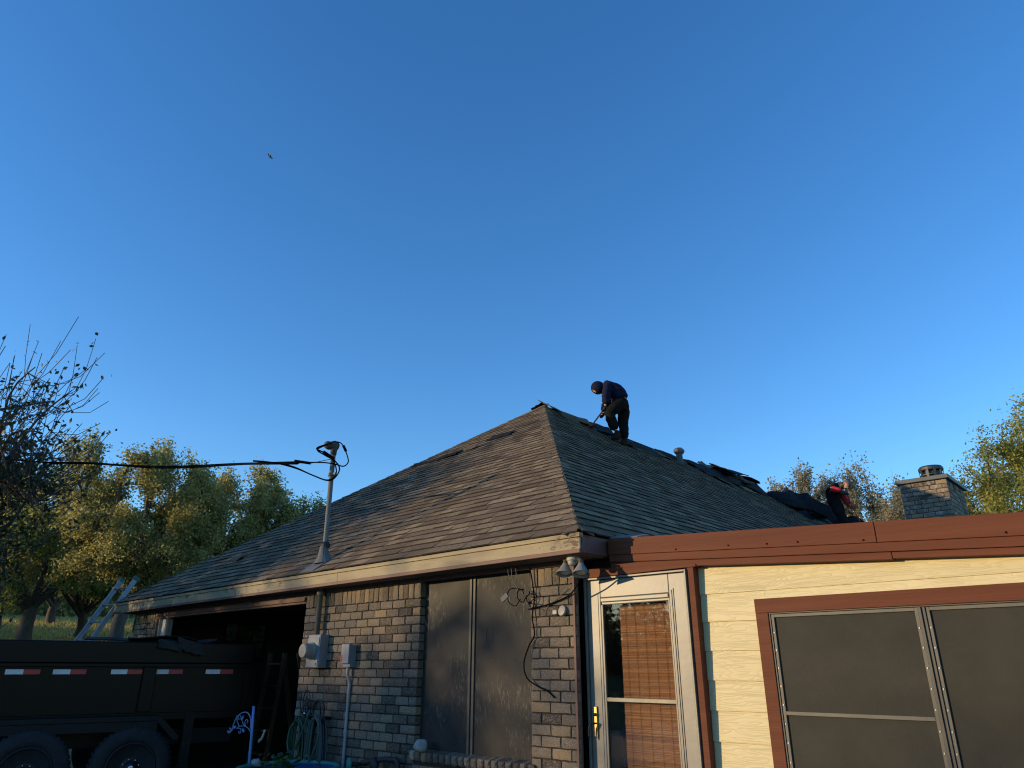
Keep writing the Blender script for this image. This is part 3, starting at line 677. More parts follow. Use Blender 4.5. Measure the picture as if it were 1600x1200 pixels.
build('lever', mb, M_BLACKM, door, smooth=True)
# room behind the door
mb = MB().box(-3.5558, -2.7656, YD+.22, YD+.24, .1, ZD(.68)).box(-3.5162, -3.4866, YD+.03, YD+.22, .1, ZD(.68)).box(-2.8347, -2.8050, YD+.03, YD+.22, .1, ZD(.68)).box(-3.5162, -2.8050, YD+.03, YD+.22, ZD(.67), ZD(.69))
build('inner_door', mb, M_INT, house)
blind = thing('woven_blind', (-3.0619, YD+.07, .5), 'brown woven bamboo blind hanging behind the storm door glass', 'blind')
mb = MB(); z = ZD(.46)
while z > .36:
    t = random.uniform(.006, .0095); b_ = random.uniform(-.003, .003)
    mb.hexa([(-3.3434, YD+.06+b_, z-t*.86), (-2.8495, YD+.06+b_, z-t*.86), (-2.8495, YD+.068, z-t*.86), (-3.3434, YD+.068, z-t*.86), (-3.3434, YD+.061+b_, z+random.uniform(-.001, .001)), (-2.8495, YD+.061+b_, z+random.uniform(-.001, .001)), (-2.8495, YD+.068, z), (-3.3434, YD+.068, z)]); z -= t
build('slat', mb, M_BLIND, blind, kind='stuff')
for k in range(6):
    x = -3.2891+.085*k
    build('cord', MB().tube([(x, YD+.056, ZD(.46)), (x+.003, YD+.055, ZD(0)), (x, YD+.056, .37)], .0010, 5), M_CORD, blind)
build('head_rail', MB().box(-3.3581, -2.8446, YD+.055, YD+.075, ZD(.455), ZD(.475)), M_CORD, blind)

# siding boards
WXL, WXR, WZT = -2.224, -.16, Z(.444)
laps = [.500, .310, .118, -.074, -.263, -.453, -.643, -.833, -1.023, -1.213, -1.40]
def plank(x0, x1, zb0, zt0, zt1=None, zb1=None, out=.012):
    zt1 = zt0 if zt1 is None else zt1; zb1 = zb0 if zb1 is None else zb1
    mb = MB().hexa([(x0, YA-out+.004, zb0), (x1, YA-out+.004, zb1), (x1, YA+.018, zb1), (x0, YA+.018, zb0), (x0, YA+.004, zt0), (x1, YA+.004, zt1), (x1, YA+.02, zt1), (x0, YA+.02, zt0)])
    return build('siding_board', mb, M_SIDING, house, bevel=.0015)
plank(-2.637, 1.29, Z(laps[0]), AT(-2.637)-.20, AT(1.29)-.20)
plank(-2.637, -2.152, Z(laps[1]), Z(laps[0])+.03, None)
plank(-2.150, 1.29, Z(laps[1])+.135, Z(laps[0])+.03)
for k in range(1, len(laps)-1):
    if k > 1 or True: plank(-2.637, WXL+.004, Z(laps[k+1]), Z(laps[k])+.03)
    plank(WXR-.004, 1.29, Z(laps[k+1]), Z(laps[k])+.03)
plank(WXR-.004, 1.29, Z(laps[1]), Z(laps[1])+.133)
plank(WXL, WXR, 0.05, .6)
# big window: brown trim, aluminium frames, dark screens
aw = build('window', MB().box(WXL, WXR, YA-.022, YA+.01, Z(.352), WZT), M_BROWN, house, bevel=.003)
build('window_trim', MB().box(WXL, WXL+.087, YA-.020, YA+.01, Z(-.86), Z(.3515)), M_BROWN, aw, bevel=.003)
build('window_trim', MB().box(WXR-.087, WXR, YA-.020, YA+.01, Z(-.86), Z(.3515)), M_BROWN, aw, bevel=.003)
build('window_trim', MB().box(WXL, WXR, YA-.024, YA+.01, Z(-.945), Z(-.861)), M_BROWN, aw, bevel=.003)
fx0, fx1, fz0, fz1 = WXL+.087, WXR-.087, Z(-.86), Z(.3515)
build('frame', MB().box(fx0, fx0+.012, YA-.012, YA+.02, fz0, fz1).box(fx0+.012, fx1, YA-.012, YA+.02, fz1-.008, fz1).box(fx1-.012, fx1, YA-.012, YA+.02, fz0, fz1-.008).box(fx0+.012, fx1-.012, YA-.012, YA+.02, fz0, fz0+.012), M_MULL, aw, bevel=.002)
build('mullion', MB().box(-1.222, -1.205, YA-.014, YA+.02, fz0+.013, fz1-.009).box(-1.190, -1.183, YA-.014, YA+.02, fz0+.013, fz1-.009).box(-1.205, -1.190, YA-.004, YA+.02, fz0+.013, fz1-.009), M_MULL, aw, bevel=.002)
M_SFR = flat('weathered_screen_frame', (.105, .10, .082), .6, .1)
def wscreen(x0, x1, rail):
    z0, z1 = fz0+.014, fz1-.010; t = .02
    build('screen_frame', MB().box(x0, x0+t, YA-.006, YA+.006, z0, z1).box(x1-t, x1, YA-.006, YA+.006, z0, z1).box(x0+t, x1-t, YA-.006, YA+.006, z1-t, z1).box(x0+t, x1-t, YA-.006, YA+.006, z0, z0+t), M_SFR, aw, bevel=.002)
    build('screen', MB().box(x0+t-.004, x1-t+.004, YA+.007, YA+.011, z0+t-.004, z1-t+.004), M_SCREEN2, aw)
    if rail: build('screen_rail', MB().box(x0+t, x1-t, YA-.007, YA+.0065, Z(-.272), Z(-.25)), M_SFR, aw, bevel=.002)
    mb = MB(); n_ = 9
    for k in range(n_):
        zc = z1-.12-k*(z1-z0-.2)/n_
        for xx in (x0+t*.5, x1-t*.5): mb.box(xx-.003, xx+.003, YA-.010, YA-.0065, zc, zc+.009)
    build('screen_clip', mb, flat('clip_metal', (.45, .43, .38), .5, .3), aw, kind='stuff')
wscreen(fx0+.013, -1.223, True); wscreen(-1.182, fx1-.013, False)
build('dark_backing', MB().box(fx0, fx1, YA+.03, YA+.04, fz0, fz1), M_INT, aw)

# ------------------------------------------------------------------ things on the wall
# service mast: one pipe from the meter up through the roof
MX, MY = -7.165, 4.635
mast = thing('service_mast', (MX, MY, Z(.34)), 'grey metal service mast rising through the front roof slope with drip loops of wire', 'mast')
mast_top = Z(2.44)
build('pipe', MB().tube([(MX, MY, Z(.335)), (MX-.005, MY, Z(1.2)), (MX-.02, MY, mast_top)], .029, 14), M_PIPE, mast, smooth=True)
build('collar', MB().lathe([(.045, 0), (.045, .04)], (MX, MY, Z(.755)), n=14), M_PIPE, mast)
mb = MB().lathe([(.12, -.015), (.066, .06), (.046, .14), (.034, .17)], (MX, MY, Z(1.13)), (0, -.15, 1), 16)
mb.obox((MX-.02, MY-.07, Z(1.085)), (.13, 0, .0), (0, .13, .09), (0, -.004, .006))
build('roof_boot', mb, M_LEAD, mast, smooth=False)
build('boot_seal', MB().lathe([(.052, 0), (.055, .03), (.036, .06)], (MX, MY, Z(1.285)), n=14), M_RUBBER, mast)
hx, hy, hz = MX-.02, MY, mast_top
mb = MB().lathe([(.036, -.06), (.04, 0), (.058, .03), (.066, .065), (.05, .10), (.015, .115)], (hx, hy, hz), n=16)
mb.blob((hx-.035, hy-.055, hz+.055), (.056, .062, .052), 2, .05, 4)
build('weatherhead', mb, flat('cast_metal', (.055, .055, .047), .7, .1), mast, smooth=True)
build('clamp', MB().lathe([(.042, 0), (.042, .035)], (hx, hy, Z(2.12)), n=12).box(hx-.01, hx+.09, hy-.012, hy+.012, Z(2.125), Z(2.15)), M_PIPE, mast)
def wire(name, pts, r, mt, parent, n=6, k=6): return build(name, MB().tube(spline(pts, k), r, n), mt, parent, smooth=True)
wu = Vector((-.94, -.34, 0)); wv = Vector((0, 0, 1)); hp = Vector((hx, hy, hz))
def q(a, b, c=0): return hp+Vector((.54, .84, 0))*a+wv*b+Vector((.84, -.54, 0))*c    # a: to the right seen from the drive
wire('drip_loop', [q(-.08, .05, .05), q(-.19, -.03, .08), q(-.10, -.09, .08), q(0, -.14, .06), q(.05, -.25, .06), q(.04, -.34, .06), q(-.05, -.385, .06), q(-.2, -.34, .05), q(-.42, -.255, .02), q(-.66, -.205, 0), q(-.9, -.20, 0)], .0085, M_CABLE, mast)
wire('drip_loop', [q(-.07, .06, .05), q(-.20, -.02, .09), q(-.07, -.08, .09), q(.06, -.19, .08), q(.085, -.27, .08), q(.03, -.37, .08), q(-.06, -.39, .07), q(-.24, -.325, .05), q(-.46, -.235, .02), q(-.70, -.20, 0), q(-.9, -.195, 0)], .0085, M_CABLE, mast)
wire('drip_loop', [q(-.07, .05, .06), q(0, .09, .05), q(.07, .085, .04), q(.12, .03, .03), q(.17, -.08, .02), q(.18, -.14, 0), q(.13, -.19, 0), q(.02, -.185, .06), q(-.14, -.175, .05), q(-.44, -.19, 0)], .0075, M_CABLE, mast)
build('splice', MB().tube([q(.105, .06, .03), q(.145, -.01, .02)], .016, 8), M_CABLE, mast)
build('splice', MB().tube([q(-.12, -.05, .085), q(.01, -.125, .07)], .019, 8), M_CABLE, mast)
build('wedge_clamp', MB().tube([q(-.44, -.165, 0), q(-.25, -.18, .0)], .017, 8).tube([q(-.25, -.18, 0), q(-.02, -.12, .03)], .004, 5), M_CABLE, mast)
e0 = q(-.40, -.195, 0)
cab = MB()
ex, ey, ez = -19.0-.3*11.83, 3.0-.3*1.63, Z(5.15)
for kk, (dy, dz, ph) in enumerate(((0, .0, 0), (.012, .018, 1.0), (-.010, .034, 2.2))):
    pts = []
    for i in range(41):
        t = i/40; sag = -.55*4*t*(1-t)*.35
        pts.append((e0.x+(ex-e0.x)*t, e0.y+(ey-e0.y)*t+dy*math.sin(9*t+ph), e0.z+(ez-e0.z)*t+sag+dz*math.sin(14*t+ph)*.6+.012*math.sin(t*23)))
    cab.tube(pts, .012, 6)
tag(build('overhead_cable', cab, M_CABLE, smooth=True), 'black twisted overhead power cable running left from the service mast', 'cable')

# meter
mt = thing('electric_meter', (-7.135, 4.645, Z(0)), 'grey electric meter box with round glass dial on brick beside garage', 'electric meter')
build('box', MB().box(-7.25, -7.02, 4.59, 4.70, Z(.005), Z(.34)), M_METER, mt, bevel=.006)
build('cover_lip', MB().box(-7.245, -7.03, 4.582, 4.59, Z(.01), Z(.31)), M_METER, mt, bevel=.003)
build('meter_ring', MB().lathe([(.088, 0), (.088, .02), (.08, .03)], (-7.15, 4.582, Z(.175)), (0, -1, 0), 28), M_GLASSM, mt)
build('meter_cover', MB().lathe([(.077, .0), (.077, .075), (.068, .09)], (-7.15, 4.555, Z(.175)), (0, -1, 0), 28), M_GLASSM, mt)
mb = MB()
for (dx, dz, ww, hh) in ((0, .025, .035, .009), (-.02, -.012, .012, .008), (.02, -.012, .012, .008), (0, -.035, .02, .004)):
    mb.box(-7.15+dx-ww, -7.15+dx+ww, 4.4635, 4.4648, Z(.175)+dz-hh, Z(.175)+dz+hh)
build('dial', mb, flat('meter_print', (.15, .16, .16), .6), mt)
build('seal', MB().box(-7.075, -7.05, 4.574, 4.582, Z(.03), Z(.055)), M_GLASSM, mt)
# disconnect
dc = thing('disconnect_box', (-6.56, 4.66, Z(.01)), 'small grey disconnect box with red sticker right of the electric meter', 'electrical box')
build('box', MB().box(-6.625, -6.505, 4.63, 4.70, Z(.01), Z(.225)), M_METER, dc, bevel=.005)
build('lid', MB().box(-6.632, -6.498, 4.60, 4.6295, Z(.045), Z(.235)), M_METER, dc, bevel=.006)
build('red_sticker', MB().box(-6.63, -6.605, 4.5975, 4.5995, Z(.06), Z(.13)), M_RED_R, dc)
build('conduit', MB().tube(spline([(-6.565, 4.655, Z(.01)), (-6.565, 4.655, Z(-.06)), (-6.555, 4.68, Z(-.14)), (-6.555, 4.68, Z(-.3)), (-6.56, 4.68, .1)], 5), .0155, 10), M_PVC, dc, smooth=True)
build('strap', MB().tube([(-6.557, 4.68, Z(-.60)), (-6.557, 4.68, Z(-.575))], .021, 10), M_PVC, dc)

# hose hangers and hoses
hx1, hx2 = -7.215, -6.885; YH = 4.65
hg = thing('hose_hanger', (hx1, YW-.03, Z(-.48)), 'black iron hose hanger with a star inside an oval', 'hose hanger', 'hose hangers on the brick wall')
def poly(c, u, v, rx, rz, n=28): return [(c[0]+rx*math.cos(2*PI*i/n), c[1], c[2]+rz*math.sin(2*PI*i/n)) for i in range(n+1)]
build('oval', MB().tube(poly((hx1, 4.62, Z(-.33)), 0, 0, .062, .115), .006, 6), M_BLACKM, hg, smooth=True)
vs_ = []; c0 = (hx1, 4.62, Z(-.33))
for yy in (4.615, 4.625):
    for i in range(10):
        rr_ = .066 if i % 2 == 0 else .028; a = PI/2+i*PI/5; vs_.append((c0[0]+rr_*math.cos(a), yy, c0[2]+rr_*math.sin(a)))
build('star', MB().add(vs_, [tuple(range(9, -1, -1)), tuple(range(10, 20))]+[(i, (i+1) % 10, 10+(i+1) % 10, 10+i) for i in range(10)]), M_BLACKM, hg)
mb = MB(); 
for s_ in (-1, 1): mb.tube([(hx1+s_*.10, 4.60, Z(-.31)), (hx1+s_*.085, 4.62, Z(-.42)), (hx1+s_*.07, 4.69, Z(-.50))], .006, 6)
mb.tube([(hx1-.10, 4.60, Z(-.31)), (hx1-.06, 4.60, Z(-.305))], .006, 6).tube([(hx1+.10, 4.60, Z(-.31)), (hx1+.06, 4.60, Z(-.305))], .006, 6)
mb.tube(arc((hx1, 4.60, Z(-.56)), (1, 0, 0), (0, 0, 1), .085, 0, PI, 10), .008, 6); mb.box(hx1-.02, hx1+.02, 4.625, 4.70, Z(-.50), Z(-.47)); mb.tube([(hx1, 4.62, Z(-.215)), (hx1, 4.62, Z(-.50))], .005, 6)
build('bracket', mb, M_BLACKM, hg, smooth=True)
build('knob', MB().blob((hx1+.035, 4.59, Z(-.44)), (.016, .016, .016), 2, 0), M_CHROME, hg, smooth=True)
hg2 = thing('hose_hanger', (hx2, YW-.03, Z(-.48)), 'plain black iron hose hanger with a rounded arch, near the conduit', 'hose hanger', 'hose hangers on the brick wall')
build('arch', MB().tube(arc((hx2, 4.56, Z(-.40)), (1, 0, 0), (0, 0, 1), .095, 0, PI, 14), .011, 8).tube([(hx2+.095, 4.56, Z(-.40)), (hx2+.095, 4.56, Z(-.52))], .011, 8).tube([(hx2-.095, 4.56, Z(-.40)), (hx2-.095, 4.56, Z(-.52))], .011, 8), M_BLACKM, hg2, smooth=True)
build('bracket', MB().tube([(hx2, 4.56, Z(-.305)), (hx2, 4.60, Z(-.47))], .008, 6).box(hx2-.02, hx2+.02, 4.555, 4.70, Z(-.49), Z(-.46)).tube(arc((hx2, 4.60, Z(-.56)), (1, 0, 0), (0, 0, 1), .085, 0, PI, 10), .010, 6), M_BLACKM, hg2, smooth=True)
def hose(label, cx, mats_, nl, wid, ztop, zbot, seed, loops=()):
    t = thing('garden_hose', (cx, YH, zbot), label, 'garden hose', 'garden hoses coiled on the wall')
    r = random.Random(seed)
    for i in range(nl):
        w_ = wid*(.45+.55*i/(nl-1)); zb = zbot+r.uniform(-.03, .05); y = YH-.05-.075*r.random(); ph = r.uniform(-.02, .02)
        pts = [(cx-w_+ph, y, zb+.09), (cx-w_*1.02, y, (ztop+zb)/2), (cx-w_*.8, y, ztop-.08), (cx-w_*.35, y, ztop-.015+.012*(i % 3)), (cx+w_*.3, y, ztop-.012+.012*(i % 3)), (cx+w_*.8, y, ztop-.09), (cx+w_*1.02, y, (ztop+zb)/2), (cx+w_+ph, y, zb+.09), (cx+w_*.5+ph, y, zb+.01), (cx-w_*.5, y, zb+.01), (cx-w_+ph, y, zb+.09)]
        build('loop', MB().tube(spline(pts, 5), .0105, 7), mats_[i % len(mats_)], t, smooth=True)
    for pts in loops: build('loop', MB().tube(spline(pts, 6), .011, 7), mats_[0], t, smooth=True)
    return t
hose('dark green garden hose coiled on the star hanger', hx1, [M_GREENH], 9, .14, Z(-.50), Z(-1.08), 3)
hose('grey blue garden hose coiled on the arched hanger', hx2, [M_GREYH, M_BLUEH, M_BLUEH], 9, .15, Z(-.47), Z(-1.10), 5,
     [[(hx2-.06, 4.50, Z(-.40)), (hx2-.14, 4.50, Z(-.55)), (hx2-.26, 4.50, Z(-.75)), (hx2-.36, 4.50, Z(-.80)), (hx2-.42, 4.50, Z(-.72)), (hx2-.41, 4.51, Z(-.58)), (hx2-.37, 4.53, Z(-.53))],
      [(hx2+.04, 4.49, Z(-.43)), (hx2+.13, 4.49, Z(-.52)), (hx2+.13, 4.49, Z(-.68)), (hx2+.03, 4.49, Z(-.85)), (hx2-.08, 4.49, Z(-1.0)), (hx2-.09, 4.50, Z(-1.1))]])

# floodlight at the eave corner
fl = thing('floodlight', (-3.56, 4.58, Z(.70)), 'twin white cone floodlight under the eave corner above the storm door', 'outdoor light')
build('base', MB().lathe([(.055, 0), (.055, .03), (.03, .05)], (-3.545, 4.57, Z(.825)), (0, 0, -1), 16), flat('grey_plastic', (.3, .3, .28), .5), fl)
build('sensor', MB().blob((-3.53, 4.53, Z(.775)), (.035, .035, .028), 2, .02), flat('pale_plastic', (.28, .27, .235), .5), fl, smooth=True)
for (cx, cy, cz, dx) in ((-3.615, 4.56, Z(.80), -.25), (-3.455, 4.55, Z(.785), -.12)):
    ax = Vector((dx*.6+.25, -.3, -1)).normalized()
    b_ = Vector((cx, cy, cz))
    build('arm', MB().tube([(-3.545, 4.57, Z(.79)), ((cx-3.545)/2, (cy+4.57)/2, Z(.80)), b_-ax*.01], .011, 8).lathe([(.022, 0), (.022, .05)], b_, ax, 12), flat('dark_arm', (.05, .05, .045), .5), fl)
    build('shade', MB().lathe([(.024, .03), (.030, .045), (.070, .112), (.070, .115), (.066, .115), (.026, .05)], b_, ax, 24), M_LAMP, fl, smooth=False)
    build('bulb', MB().lathe([(.018, .045), (.038, .075), (.048, .10), (.02, .108)], b_, ax, 16), flat('frosted_glass', (.5, .5, .48), .2), fl, smooth=True)
wire('cable', [(-3.47, 4.57, Z(.69)), (-3.55, 4.62, Z(.62)), (-3.68, 4.68, Z(.55)), (-3.85, 4.685, Z(.50)), (-4.0, 4.685, Z(.475)), (-4.12, 4.68, Z(.46))], .006, M_CABLE, fl)

wb = thing('wire_bundle', (-4.16, 4.62, Z(.55)), 'tangle of loose black wire and a metal clip hanging beside the dark window', 'wires')
r = random.Random(12)
for k in range(3):
    c = Vector((-4.20+.07*k, 4.60+.02*k, Z(.56)+r.uniform(-.02, .02))); rr_ = r.uniform(.055, .10) if k < 2 else .045
    pts = [c+Vector((rr_*math.cos(a)*1.0+.01*math.sin(3*a), .02*math.sin(a*2), rr_*math.sin(a)*.85)) for a in np.linspace(.3+k, .3+k+5.7, 14)]
    wire('coil', pts, .0042, M_CABLE, wb, k=3)
wire('strand', [(-4.26, 4.62, Z(.82)), (-4.25, 4.62, Z(.72)), (-4.19, 4.61, Z(.64)), (-4.14, 4.61, Z(.58)), (-4.08, 4.65, Z(.53))], .0028, flat('bare_wire', (.12, .115, .10), .5, .3), wb)
wire('strand', [(-4.30, 4.62, Z(.82)), (-4.29, 4.62, Z(.745)), (-4.22, 4.61, Z(.65)), (-4.17, 4.60, Z(.60))], .0028, MATS['bare_wire'], wb)
wire('strand', [(-4.21, 4.62, Z(.80)), (-4.20, 4.62, Z(.72)), (-4.22, 4.62, Z(.69))], .0028, MATS['bare_wire'], wb)
mb = MB().obox((-4.30, 4.58, Z(.56)), (.035, 0, .022), (0, .006, 0), (-.012, 0, .018))
for i in range(4): mb.obox((-4.26+.03*(i % 2), 4.57, Z(.535)+.02*(i//2)), (.005, 0, 0), (0, .004, 0), (0, 0, .005))
build('clip', mb, M_LEAD, wb)
wire('cable', [(-4.09, 4.665, Z(.80)), (-4.07, 4.68, Z(.66)), (-4.06, 4.685, Z(.52)), (-4.075, 4.675, Z(.40)), (-4.06, 4.685, Z(.26)), (-4.11, 4.67, Z(.17)), (-4.155, 4.66, Z(.04)), (-4.13, 4.67, Z(-.07)), (-4.03, 4.685, Z(-.13)), (-3.93, 4.688, Z(-.165)), (-3.86, 4.69, Z(-.21))], .0055, M_CABLE, wb)
wire('cable', [(-3.70, 4.685, Z(.60)), (-3.82, 4.69, Z(.53)), (-3.92, 4.69, Z(.47)), (-3.95, 4.69, Z(.40))], .0025, MATS['bare_wire'], wb)
ds = build('wall_sensor', MB().lathe([(.038, 0), (.042, .01), (.04, .022), (.022, .028)], (-3.76, YW-.004, Z(.43)), (-.15, -1, .25), 18).box(-3.86, -3.82, YW-.02, YW, Z(.41), Z(.44)), MATS['pale_plastic'])
tag(ds, 'pale round plastic cover on the brick pier below the floodlight', 'cover')
rk = build('rock', MB().blob((-5.385, 4.655, Z(-.635)), (.068, .05, .055), 3, .16, 9), M_ROCK, smooth=False)
tag(rk, 'pale rough stone sitting on the left end of the window sill', 'stone')

# hose bib with teal wheel, old pipe
bib = thing('outdoor_tap', (-6.19, 4.6, Z(-.83)), 'outdoor tap with a teal round handle low on the brick wall', 'tap')
build('wheel', MB().lathe([(.015, -.012), (.052, -.008), (.055, .006), (.02, .012)], (-6.24, 4.52, Z(-.835)), (-.3, -1, .1), 20), M_TEAL, bib)
build('body', MB().tube([(-6.24, 4.52, Z(-.835)), (-6.2, 4.62, Z(-.84)), (-6.2, 4.70, Z(-.84))], .018, 8).tube([(-6.21, 4.60, Z(-.84)), (-6.21, 4.56, Z(-.92))], .015, 8), M_BLACKM, bib)
pp = build('black_pipe', MB().tube(spline([(-6.14, 4.60, Z(-.82)), (-6.0, 4.60, Z(-.80)), (-5.85, 4.61, Z(-.775)), (-5.72, 4.62, Z(-.77)), (-5.66, 4.63, Z(-.80)), (-5.65, 4.64, Z(-1.1)), (-5.65, 4.64, 0.0)], 5), .024, 8).blob((-5.93, 4.59, Z(-.84)), (.06, .04, .06), 2, .3, 2), M_RUBBER, smooth=True)
tag(pp, 'lagged black pipe bending down the brick wall below the window sill', 'pipe')

# blue pole with scroll, pot, ornament
bp_ = thing('plant_hook', (-7.13, 4.0, 0), 'pale blue metal post with a scrolled leaf bracket in front of garage', 'plant hook')
build('post', MB().tube([(-7.18, 4.0, Z(-.352)), (-7.155, 4.0, Z(-.6)), (-7.10, 4.0, .1)], .0135, 10), M_BLUEP, bp_, smooth=True)
mb = MB(); sx, sz = -7.19, Z(-.50); iron = flat('pale_blue_iron', (.20, .28, .42), .5)
def sc(p, c=0, rr_=.005): mb.tube(spline([(sx-a*1.28, 4.0+c, sz+b) for a, b in p], 6), rr_, 6)
def spiral(cx_, cz_, r0, r1, a0, a1, n=16): return [(cx_+(r0+(r1-r0)*i/n)*math.cos(a0+(a1-a0)*i/n), cz_+(r0+(r1-r0)*i/n)*math.sin(a0+(a1-a0)*i/n)) for i in range(n+1)]
sc([(0, -.06), (.02, .04), (.08, .085), (.16, .08), (.23, .04), (.27, -.03), (.285, -.09)]+spiral(.32, -.085, .036, .012, 0, -5.2, 12)[1:], 0, .0055)
sc([(0, -.08), (.06, -.045), (.15, -.04), (.22, -.065)]+spiral(.165, -.09, .03, .008, 1.2, 6.6, 12), .002, .004)
sc(spiral(.07, .0, .035, .008, -1.2, 4.5, 12), .002, .004); sc(spiral(.19, .03, .03, .008, 3.5, -2.5, 12), -.002, .004)
sc([(.235, .05), (.22, 0), (.18, -.04)], 0, .004); sc([(.16, .03), (.12, -.02), (.07, -.04)], 0, .004)
build('scroll', mb, iron, bp_, smooth=True)
for (a, b, an) in ((.135, .035, .9), (.24, -.055, .3), (.10, -.075, 2.6)):
    c = Vector((sx-a*1.28, 3.995, sz+b)); u = Vector((math.cos(an), 0, math.sin(an))); v = Vector((-math.sin(an), 0, math.cos(an)))
    pr = [(-1, 0), (-.4, .45), (.3, .4), (1, 0), (.3, -.4), (-.4, -.45)]
    vs_ = [c+u*x_*.03+v*y_*.03+Vector((0, s_*.003, 0)) for s_ in (-1, 1) for x_, y_ in pr]
    build('leaf', MB().add(vs_, [(0, 1, 2, 3, 4, 5), (11, 10, 9, 8, 7, 6)]+[(i, 6+i, 6+(i+1) % 6, (i+1) % 6) for i in range(6)]), M_BLUEP, bp_)
pot = thing('plant_pot', (-6.62, 4.12, 0), 'large blue glazed pot with dark teal rim holding hose ends and leaves', 'plant pot')
build('pot_body', MB().lathe([(.30, 0), (.42, .30), (.46, .54), (.47, .56), (.44, .56), (.40, .50), (.05, .48)], (-6.62, 4.12, .012), n=36), M_POT, pot, smooth=True)
build('rim', MB().tube([(-6.62+.455*math.cos(a), 4.12+.455*math.sin(a), .585) for a in np.linspace(0, 2*PI, 37)], .022, 8), M_TEAL, pot, smooth=True)
mb = MB(); r = random.Random(4)
for k in range(60):
    a = r.uniform(0, 6.28); d = r.uniform(.02, .32); c = Vector((-6.72+d*math.cos(a), 4.10+d*.6*math.sin(a), .58+r.uniform(0, .12)))
    u = Vector((r.uniform(-1, 1), r.uniform(-1, 1), r.uniform(-.3, .6))).normalized()*.045; v = u.orthogonal().normalized()*.022
    mb.add([c-u, c+v, c+u, c-v], [(0, 1, 2, 3)])
build('foliage', mb, M_POTL, pot)
sh = build('white_shell', MB().blob((-7.06, 4.02, .60), (.065, .05, .04), 2, .25, 5), M_ROCK, smooth=True)
tag(sh, 'small white shell like ornament at the foot of the blue post', 'ornament')
lz = MB().tube(spline([(-8.62, 5.0, Z(-.69)), (-8.66, 5.0, Z(-.76)), (-8.70, 5.0, Z(-.82)), (-8.78, 5.0, Z(-.855)), (-8.79, 5.0, Z(-.89))], 4), [.02]*3+[.026]*6+[.03]*4+[.012]*4, 7).blob((-8.615, 5.0, Z(-.675)), (.028, .025, .03), 2, .1, 1)
lz.tube([(-8.69, 5.0, Z(-.78)), (-8.65, 4.96, Z(-.82))], .009, 5).tube([(-8.72, 5.0, Z(-.82)), (-8.68, 4.96, Z(-.85))], .009, 5)
lz.v = [(-8.70+(x+8.70)*.62, 5.0+(y-5.0)*.62, Z(-.75)+(z-Z(-.75))*.62) for x, y, z in lz.v]
tag(build('garden_ornament', lz, flat('pale_ceramic', (.55, .53, .46), .6), smooth=True), 'small pale figurine hanging in front of the dark garage', 'ornament')

# things inside the garage
sl = thing('step_ladder', (-10.3, 6.0, .02), 'wooden step ladder standing in the dark garage', 'step ladder')
for (x0, y0, x1, y1) in ((-10.05, 6.0, -10.30, 6.0), (-10.45, 6.0, -10.75, 6.0), (-10.1, 6.25, -10.25, 6.75), (-10.5, 6.25, -10.7, 6.75)):
    build('rail', MB().obox(((x0+x1)/2, (y0+y1)/2, .84), (.012, 0, 0), (0, .03, 0), ((x0-x1)/2, (y0-y1)/2, .82)), M_WOOD, sl)
for k in range(5):
    zz = .3+.3*k; xx = -10.50+.06*k
    build('tread', MB().box(xx-.17, xx+.17, 5.96, 6.06, zz, zz+.025), M_WOOD, sl)
bx = build('storage_bin', MB().hexa([(-9.9, 6.6, .02), (-9.3, 6.6, .02), (-9.3, 7.0, .02), (-9.9, 7.0, .02), (-9.95, 6.55, .42), (-9.25, 6.55, .42), (-9.25, 7.05, .42), (-9.95, 7.05, .42)]).box(-9.98, -9.22, 6.52, 7.08, .42, .46), flat('grey_bin_plastic', (.10, .11, .13), .5), bevel=.01)
tag(bx, 'grey lidded plastic bin on the garage floor', 'storage bin')
sv = thing('shelving_unit', (-11.9, 8.5, .02), 'dark shelving unit against the back of the garage', 'shelves')
for k in range(4): build('shelf', MB().box(-12.2, -11.6, 8.0, 9.6, .1+.55*k, .13+.55*k), M_WOOD, sv)
for (x, y) in ((-12.18, 8.02), (-11.64, 8.02), (-12.18, 9.56), (-11.64, 9.56)): build('post', MB().box(x, x+.04, y, y+.04, .02, 1.9), M_BLACKM, sv)

# ------------------------------------------------------------------ ladder at the left eave
ld = thing('extension_ladder', (-12.96, 3.3, 0), 'aluminium extension ladder leaning on the far left eave corner', 'ladder')
b0 = Vector((-13.17, 3.22, 0)); t0 = Vector((-13.17, 4.64, Z(1.36))); dx = Vector((.42, .075, 0)); dr = (t0-b0).normalized(); nr = Vector((1, 0, 0)).cross(dr)
for k in (0, 1):
    c = (b0+t0)/2+dx*k
    build('rail', MB().obox(c, (.006, 0, 0), nr*.034, dr*(t0-b0).length/2).obox(c+nr*.031+Vector((.014 if k == 0 else -.014, 0, 0)), (.014, 0, 0), nr*.005, dr*(t0-b0).length/2).obox(c-nr*.031+Vector((.014 if k == 0 else -.014, 0, 0)), (.014, 0, 0), nr*.005, dr*(t0-b0).length/2), M_ALU2, ld)
    build('end_cap', MB().obox(t0+dx*k+dr*.01, (.016, 0, 0), nr*.046, dr*.03), M_GREENP, ld)
k = 0; s = .25
while s < (t0-b0).length-.08:
    build('rung', MB().tube([b0+dr*s, b0+dx+dr*s], .016, 8), M_ALU2, ld); s += .305

